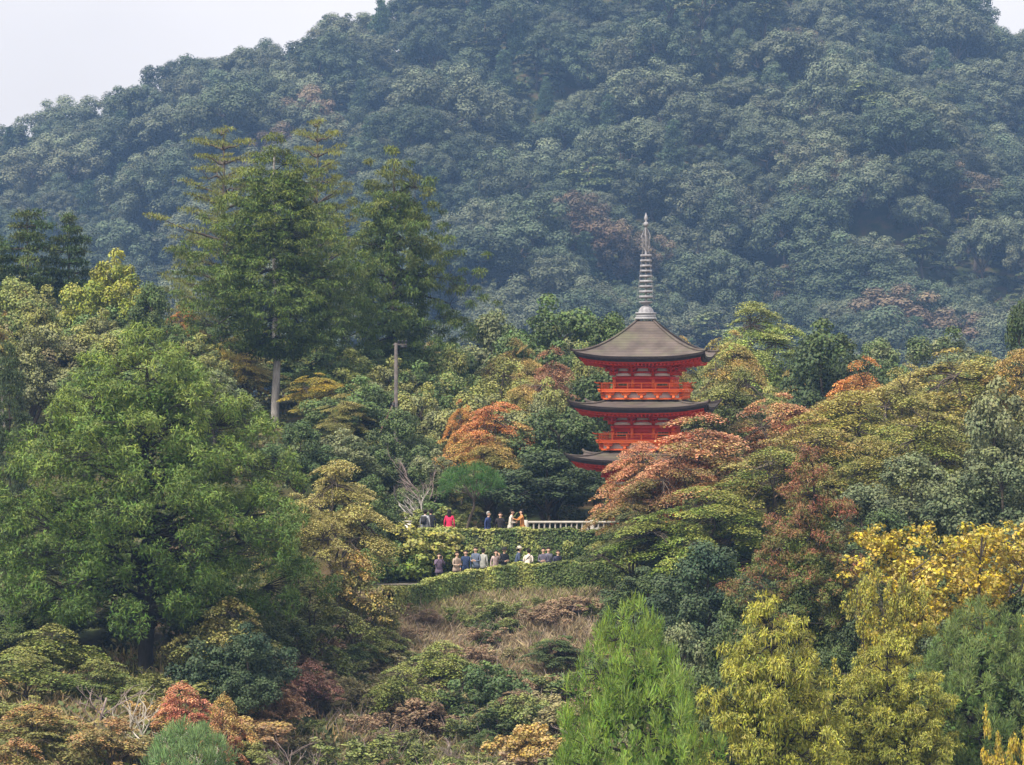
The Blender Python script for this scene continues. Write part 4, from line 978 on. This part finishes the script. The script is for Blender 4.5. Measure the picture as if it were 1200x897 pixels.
terrace_railing()
POLE = simple('pole_concrete', (.11, .095, .09), (.07, .06, .06), 5, .85)
BLACK = simple('black_metal', (.02, .02, .022), (.012, .012, .013), 5, .5)
RUST = simple('rusty_steel', (.14, .07, .05), (.08, .045, .035), 5, .8)
def utility_pole():
    Y = 170.0; x = at(464, 0, Y)[0]; g = float(ground(x, Y)); zt = at(0, 402, Y)[2] - g
    root = empty('utility_pole', (x, Y, g), label='slim utility pole with black lamp arm and diagonal brace', cat='pole')
    m = MB(); m.lathe([(.13, -.3), (.085, zt), (.001, zt)], 10); m.build('pole', POLE, root, True)
    m = MB(); m.box((.22, 0, zt - .1), (.75, .07, .09)); m.build('arm', POLE, root)
    for dx in (.15, .36, .55):
        q = MB(); q.lathe([(.03, zt - .05), (.07, zt), (.05, zt + .06), (.08, zt + .1), (.001, zt + .16)], 8, (dx, 0, 0)); q.build('insulator', BLACK, root, True)
    m = MB(); m.box((.42, -.05, zt - .22), (.34, .2, .16)); m.build('lamp_housing', BLACK, root)
    m = MB(); m.box((-.14, 0, zt * .62), (.16, .16, .4)); m.build('junction_box', BLACK, root)
    m = MB(); m.tube([(-.9, -.2, zt - 4.95), (-.05, 0, zt - 3.1)], .055, 6); m.build('brace', RUST, root)
    for z in (.35, .5, .72, .86):
        m = MB(); m.tube([(-.16, 0, zt * z), (.16, 0, zt * z)], .015, 4); m.build('step_bolt', RUST, root)
utility_pole()
def white_box():
    p = at(473, 0, 157.6); root = empty('white_box', (p[0], 157.6, -8.0), label='small white cabinet behind the leafless tree on the upper path', cat='cabinet')
    m = MB(); m.box((0, 0, .5), (.75, .4, 1.0)); m.build('body', PLAST, root)
    m = MB(); m.box((0, 0, 1.03), (.82, .47, .06)); m.build('lid', CONC, root)
    for dx in (-.19, .19):
        m = MB(); m.box((dx, -.205, .52), (.34, .02, .8)); m.build('door', PLAST, root)
white_box()

# ------------------------------------------------------------------ people
SKIN = simple('skin', (.62, .40, .29), (.56, .35, .25), 5, .6)
_cm = {}
def cloth(c):
    if c not in _cm: _cm[c] = simple('cloth', c, tuple(q * .75 for q in c), 9, .9)
    return _cm[c]
DARKHAIR = (.018, .013, .011); GREYHAIR = (.3, .29, .28)

def person(u, Y, zf, face, top, legs, label, hair=DARKHAIR, arms='down', lean=0., h=1.64, hat=None, longhair=False, strap=False, camera=False, bag=None, vy=None):
    """one continuous skinned body; face = heading in degrees (0 faces the camera)"""
    k = h / 1.7; lean = lean or random.Random(int(u * 7)).uniform(.02, .2)
    fy = -1.0                                             # local forward is -Y
    J = {}
    def j(n, x, y, z, r): J[n] = (np.array([x, y, z]) * k, r * k)
    def ln(z): return -lean * max(0, z - .95)             # forward bend of the trunk
    j('pelvis', 0, 0, .93, .15); j('waist', 0, ln(1.08), 1.08, .135); j('chest', 0, ln(1.27), 1.27, .155); j('neckb', 0, ln(1.43), 1.42, .085)
    hb = ln(1.45)
    j('neck', 0, hb - .01, 1.49, .052); j('chin', 0, hb - .03, 1.545, .072); j('head', 0, hb - .02, 1.615, .098); j('crown', 0, hb - .005, 1.675, .07)
    for s, n in ((-1, 'l'), (1, 'r')):
        j(n + 'hip', s * .09, 0, .88, .105); j(n + 'knee', s * .10, -.015, .48, .066); j(n + 'ank', s * .105, .02, .09, .043); j(n + 'toe', s * .12, -.13, .035, .038)
        j(n + 'sho', s * .185, ln(1.38), 1.375, .062)
        if arms == 'up' or (arms == 'one' and s == 1):
            j(n + 'elb', s * .25, hb - .17, 1.17, .044); j(n + 'wri', s * .09, hb - .27, 1.46, .03); j(n + 'han', s * .06, hb - .28, 1.53, .036)
        elif arms == 'reach':
            j(n + 'elb', s * .24, hb - .22, 1.2, .044); j(n + 'wri', s * .16, hb - .45, 1.28, .03); j(n + 'han', s * .14, hb - .53, 1.31, .036)
        elif arms == 'front':
            j(n + 'elb', s * .25, ln(1.1) - .05, 1.1, .044); j(n + 'wri', s * .11, ln(1.1) - .27, 1.08, .03); j(n + 'han', s * .06, ln(1.1) - .31, 1.10, .036)
        else:
            j(n + 'elb', s * .25, ln(1.1) + .02, 1.1, .044); j(n + 'wri', s * .26, ln(1.1) - .05, .86, .03); j(n + 'han', s * .26, ln(1.1) - .07, .78, .036)
    ch = [('pelvis', 'waist'), ('waist', 'chest'), ('chest', 'neckb'), ('neckb', 'neck'), ('neck', 'chin'), ('chin', 'head'), ('head', 'crown')]
    for n in 'lr': ch += [('pelvis', n + 'hip'), (n + 'hip', n + 'knee'), (n + 'knee', n + 'ank'), (n + 'ank', n + 'toe'), ('chest', n + 'sho'), (n + 'sho', n + 'elb'), (n + 'elb', n + 'wri'), (n + 'wri', n + 'han')]
    names = list(J); ix = {n: i for i, n in enumerate(names)}
    me = bpy.data.meshes.new('body'); me.from_pydata([tuple(J[n][0]) for n in names], [(ix[a], ix[b]) for a, b in ch], [])
    tmp = bpy.data.objects.new('tmp_body', me); COL.objects.link(tmp)
    md = tmp.modifiers.new('skin', 'SKIN'); md.use_smooth_shade = True
    if not me.skin_vertices: 
        me.attributes.new('skin_tmp', 'FLOAT', 'POINT')
    sv = me.skin_vertices[0].data
    for i, n in enumerate(names):
        r = J[n][1]; sv[i].radius = (r * (1.15 if n in ('chest', 'waist', 'pelvis') else 1), r * (.85 if n in ('chest', 'waist', 'pelvis') else 1)); sv[i].use_root = (n == 'pelvis')
    ss = tmp.modifiers.new('sub', 'SUBSURF'); ss.levels = 1; ss.render_levels = 1
    bpy.context.view_layer.update()
    body = bpy.data.meshes.new_from_object(tmp.evaluated_get(bpy.context.evaluated_depsgraph_get()))
    bpy.data.objects.remove(tmp); bpy.data.meshes.remove(me)
    # colour each face by its nearest limb
    kind = {}
    for a, b in ch:
        kind[(a, b)] = 1
        if a in ('neck', 'chin', 'head') or b in ('neck',) or b.endswith('han'): kind[(a, b)] = 0
        if b.endswith('hip') or b.endswith('knee') or b.endswith('ank'): kind[(a, b)] = 2
        if b.endswith('toe'): kind[(a, b)] = 3
    n = len(body.polygons); C = np.empty(n * 3, np.float32); body.polygons.foreach_get('center', C); C = C.reshape(-1, 3)
    best = np.full(n, 1e9); mi = np.zeros(n, np.int32)
    for (a, b), kd in kind.items():
        pa, pb = J[a][0], J[b][0]; d = pb - pa; t = np.clip(((C - pa) @ d) / (d @ d), 0, 1); ds = np.linalg.norm(C - pa - t[:, None] * d, axis=1) - .5 * (J[a][1] * (1 - t) + J[b][1] * t)
        m = ds < best; best[m] = ds[m]; mi[m] = kd
    mi[(mi == 2) & (C[:, 2] > .80 * k)] = 1               # coat reaches over the hips
    for m in (SKIN, cloth(top), cloth(legs), cloth((.03, .028, .027))): body.materials.append(m)
    body.polygons.foreach_set('material_index', mi); body.polygons.foreach_set('use_smooth', np.ones(n, bool)); body.update()
    x = (u - 600) / F * Y
    root = empty('person', (x, Y, zf), R(face), label=label, cat='person', group=None)
    obj('body', body, root)
    hc = J['head'][0]
    def blob(name, c, r, mat, par=root, cut=None, seg=14):
        m = MB(); a = np.linspace(-np.pi / 2, np.pi / 2, 9)
        m.lathe(np.stack([np.cos(a) * 1.0 + 1e-4, np.sin(a)], 1), seg); V = m.V[0] * np.array(r)
        if cut is not None: V = cut(V)
        m.V[0] = V + np.array(c); return m.build(name, mat, par, True)
    def haircut(V):
        V = V.copy(); f = (V[:, 1] < -.02 * k) & (V[:, 2] < .045 * k); V[f, 1] = -.02 * k; return V
    hr = blob('hair', hc + np.array((0, .022, .022)) * k, np.array((.112, .112, .125)) * k, cloth(hair), cut=haircut)
    if longhair: blob('long_hair', hc + np.array((0, .075, -.16)) * k, np.array((.11, .055, .23)) * k, cloth(hair))
    for s in (-1, 1):
        blob('eye', hc + np.array((s * .036, -.094, .0)) * k, np.array((.012, .008, .008)) * k, cloth((.02, .015, .012)), seg=6)
        blob('ear', hc + np.array((s * .1, .0, -.01)) * k, np.array((.014, .025, .034)) * k, SKIN, seg=8)
        f = MB(); hp = J[('l' if s < 0 else 'r') + 'han'][0]; wp = J[('l' if s < 0 else 'r') + 'wri'][0]; d = nrm(hp - wp); sd_ = nrm(np.cross(d, np.array([0, 1., .2]))); cu = nrm(np.cross(d, sd_)) * (-1)
        for q, (o_, l_) in enumerate(((-.028, .07), (-.010, .08), (.009, .075), (.027, .058))):
            b0 = hp + sd_ * o_ * k; b1 = b0 + d * l_ * .6 * k + cu * .008 * k; b2 = b1 + d * l_ * .35 * k + cu * .035 * k; f.tube([b0, b1, b2], np.array([.0095, .009, .007]) * k, 5)
        t0 = hp - d * .02 * k - sd_ * .03 * k; f.tube([t0, t0 - sd_ * .03 * k + d * .02 * k, t0 - sd_ * .035 * k + d * .055 * k + cu * .02 * k], np.array([.011, .01, .008]) * k, 5)
        f.build('fingers', SKIN, root, True)
    blob('nose', hc + np.array((0, -.104, -.02)) * k, np.array((.014, .02, .022)) * k, SKIN, seg=8)
    blob('mouth', hc + np.array((0, -.09, -.058)) * k, np.array((.022, .008, .007)) * k, cloth((.4, .14, .12)), seg=8)
    if hat:
        m = MB(); m.lathe([(.001, .10), (.07, .095), (.108, .05), (.116, .0), (.17, -.01), (.165, -.02), (.10, -.015)], 16); m.V[0] = m.V[0] * k + hc + np.array((0, 0, .055)) * k; m.build('hat', cloth(hat), root, True)
    cz = J['chest'][0]
    sk = MB(); wz = J['pelvis'][0]; sk.lathe([(.165, .02), (.175, -.06), (.19, -.16), (.18, -.165), (.15, -.06)], 14, wz); sk.V[0] = (sk.V[0] - wz) * np.array([1.12, .82, 1]) * k + wz; sk.build('coat_hem', cloth(top), root, True)
    if strap:
        m = MB(); m.tube(np.array([(-.15, .10, .13), (-.05, .17, .05), (.08, .175, -.10), (.18, .1, -.24)]) * k + cz, .022, 5); m.build('bag_strap', cloth((.02, .02, .02)), root)
    if bag:
        m = MB(); m.box(cz + np.array((0, .21, -.06)) * k, np.array((.28, .14, .40)) * k); m.box(cz + np.array((0, .29, -.12)) * k, np.array((.2, .06, .2)) * k)
        m.build('backpack', cloth(bag), root)
    if camera:
        c = (J['lhan'][0] + J['rhan'][0]) / 2 + np.array((0, -.03, .04)) * k
        cr = empty('camera_in_hands', (0, 0, 0), label='small black camera held up by ' + label.split(' ', 1)[1] if False else 'small black camera raised by the person in ' + camera, cat='camera')
        M = rotz(R(face)); cr.location = [float(q) for q in (M @ c + np.array([x, Y, zf]))]; cr.rotation_euler = (0, 0, R(face))
        m = MB(); m.box((0, 0, 0), (.12, .05, .08)); m.build('camera_body', cloth((.02, .02, .022)), cr)
        m = MB(); m.lathe([(.03, 0), (.034, .07), (.028, .075), (.001, .06)], 10); V = m.V[0]; m.V[0] = np.stack([V[:, 0], -V[:, 2] - .02, V[:, 1]], 1); m.build('lens', BLACK, cr, True)
    return root

ZU, ZL = -7.95, -9.57
person(498, 155.0, ZU, 160, (.36, .37, .41), (.06, .06, .08), 'person in light grey jacket with black backpack on the upper path', bag=(.03, .03, .035))
person(505, 155.6, ZU, 200, (.03, .032, .04), (.04, .04, .05), 'person in black jacket beside the light grey jacket on the upper path')
person(526.5, 155.0, ZU, 175, (.62, .03, .10), (.05, .05, .06), 'person in crimson top with long black hair seen from behind', longhair=True)
person(571, 155.2, ZU - .1, 60, (.035, .055, .16), (.05, .05, .06), 'grey haired person in blue jacket on the upper path', hair=GREYHAIR)
person(586, 155.6, ZU - .15, 10, (.035, .03, .035), (.04, .04, .05), 'person in dark clothes half hidden beside the cream coat')
person(598, 155.0, ZU, 75, (.68, .62, .54), (.1, .08, .07), 'person in cream coat turned to the orange coat', arms='front')
person(612.5, 155.0, ZU, -80, (.52, .22, .07), (.08, .06, .05), 'person in orange brown coat reaching towards the cream coat', arms='reach')
# lower path
person(514.5, 148.6, ZL - .18, 15, (.15, .11, .17), (.06, .055, .07), 'person in purple grey hoodie raising a camera on the lower path', arms='up', camera='the purple grey hoodie')
person(534.5, 148.9, ZL - .12, 40, (.44, .34, .27), (.12, .09, .08), 'person in beige coat beside the purple grey hoodie', hair=(.06, .035, .025), arms='front')
person(546, 149.4, ZL - .08, -10, (.03, .05, .12), (.04, .04, .05), 'person in navy jacket between the beige coat and the slate blue jacket')
person(558, 149.2, ZL + .02, -25, (.13, .16, .23), (.05, .05, .06), 'person in slate blue jacket with dark hair on the lower path', h=1.7, arms='front')
person(566, 149.9, ZL - .02, 150, (.36, .36, .33), (.1, .1, .1), 'person in light grey coat behind the slate blue jacket')
person(580.5, 149.6, ZL - .02, 20, (.5, .38, .36), (.07, .06, .06), 'person in pale pink top holding up a phone', arms='one', h=1.58)
person(590.5, 149.5, ZL, 30, (.02, .022, .03), (.03, .03, .035), 'person in black jacket and black cap on the lower path', hat=(.02, .02, .022), h=1.68, arms='front')
person(605, 149.3, ZL, 100, (.06, .085, .15), (.07, .07, .08), 'person in navy jacket and pale brimmed hat leaning over', lean=.25, hat=(.5, .45, .36), h=1.74, arms='front')
person(617.5, 149.0, ZL, 165, (.62, .55, .48), (.1, .09, .08), 'person in pale beige top bending forward with dark shoulder strap', lean=.75, strap=True, arms='front')
person(637, 149.7, ZL, -5, (.13, .12, .17), (.05, .05, .06), 'person in grey violet jacket by the end of the group', arms='front', h=1.66)
person(642.5, 150.1, ZL, 20, (.2, .2, .25), (.05, .05, .06), 'person in light slate top next to the grey violet jacket', h=1.66)
person(653, 149.8, ZL - .05, 30, (.05, .05, .09), (.04, .04, .05), 'person in dark navy top last of the lower group', hair=(.05, .03, .02), h=1.6)
HAZE = 0.00022

# ------------------------------------------------------------------ air
def haze():
    m = bpy.data.materials.new('haze'); m.use_nodes = True; t = m.node_tree
    t.nodes.remove(t.nodes['Principled BSDF'])
    v = t.nodes.new('ShaderNodeVolumePrincipled')
    v.inputs['Color'].default_value = (.30, .52, .95, 1); v.inputs['Density'].default_value = HAZE
    v.inputs['Anisotropy'].default_value = 0.0
    t.links.new(v.outputs[0], t.nodes['Material Output'].inputs['Volume'])
    x, y0, y1, z0, z1 = 820, -210, 1310, -24, 150
    mb = MB(); mb.box((0, (y0 + y1) / 2, (z0 + z1) / 2), (2 * x, y1 - y0, z1 - z0))
    o = mb.build('haze', m); tag(o, kind='stuff')
haze()
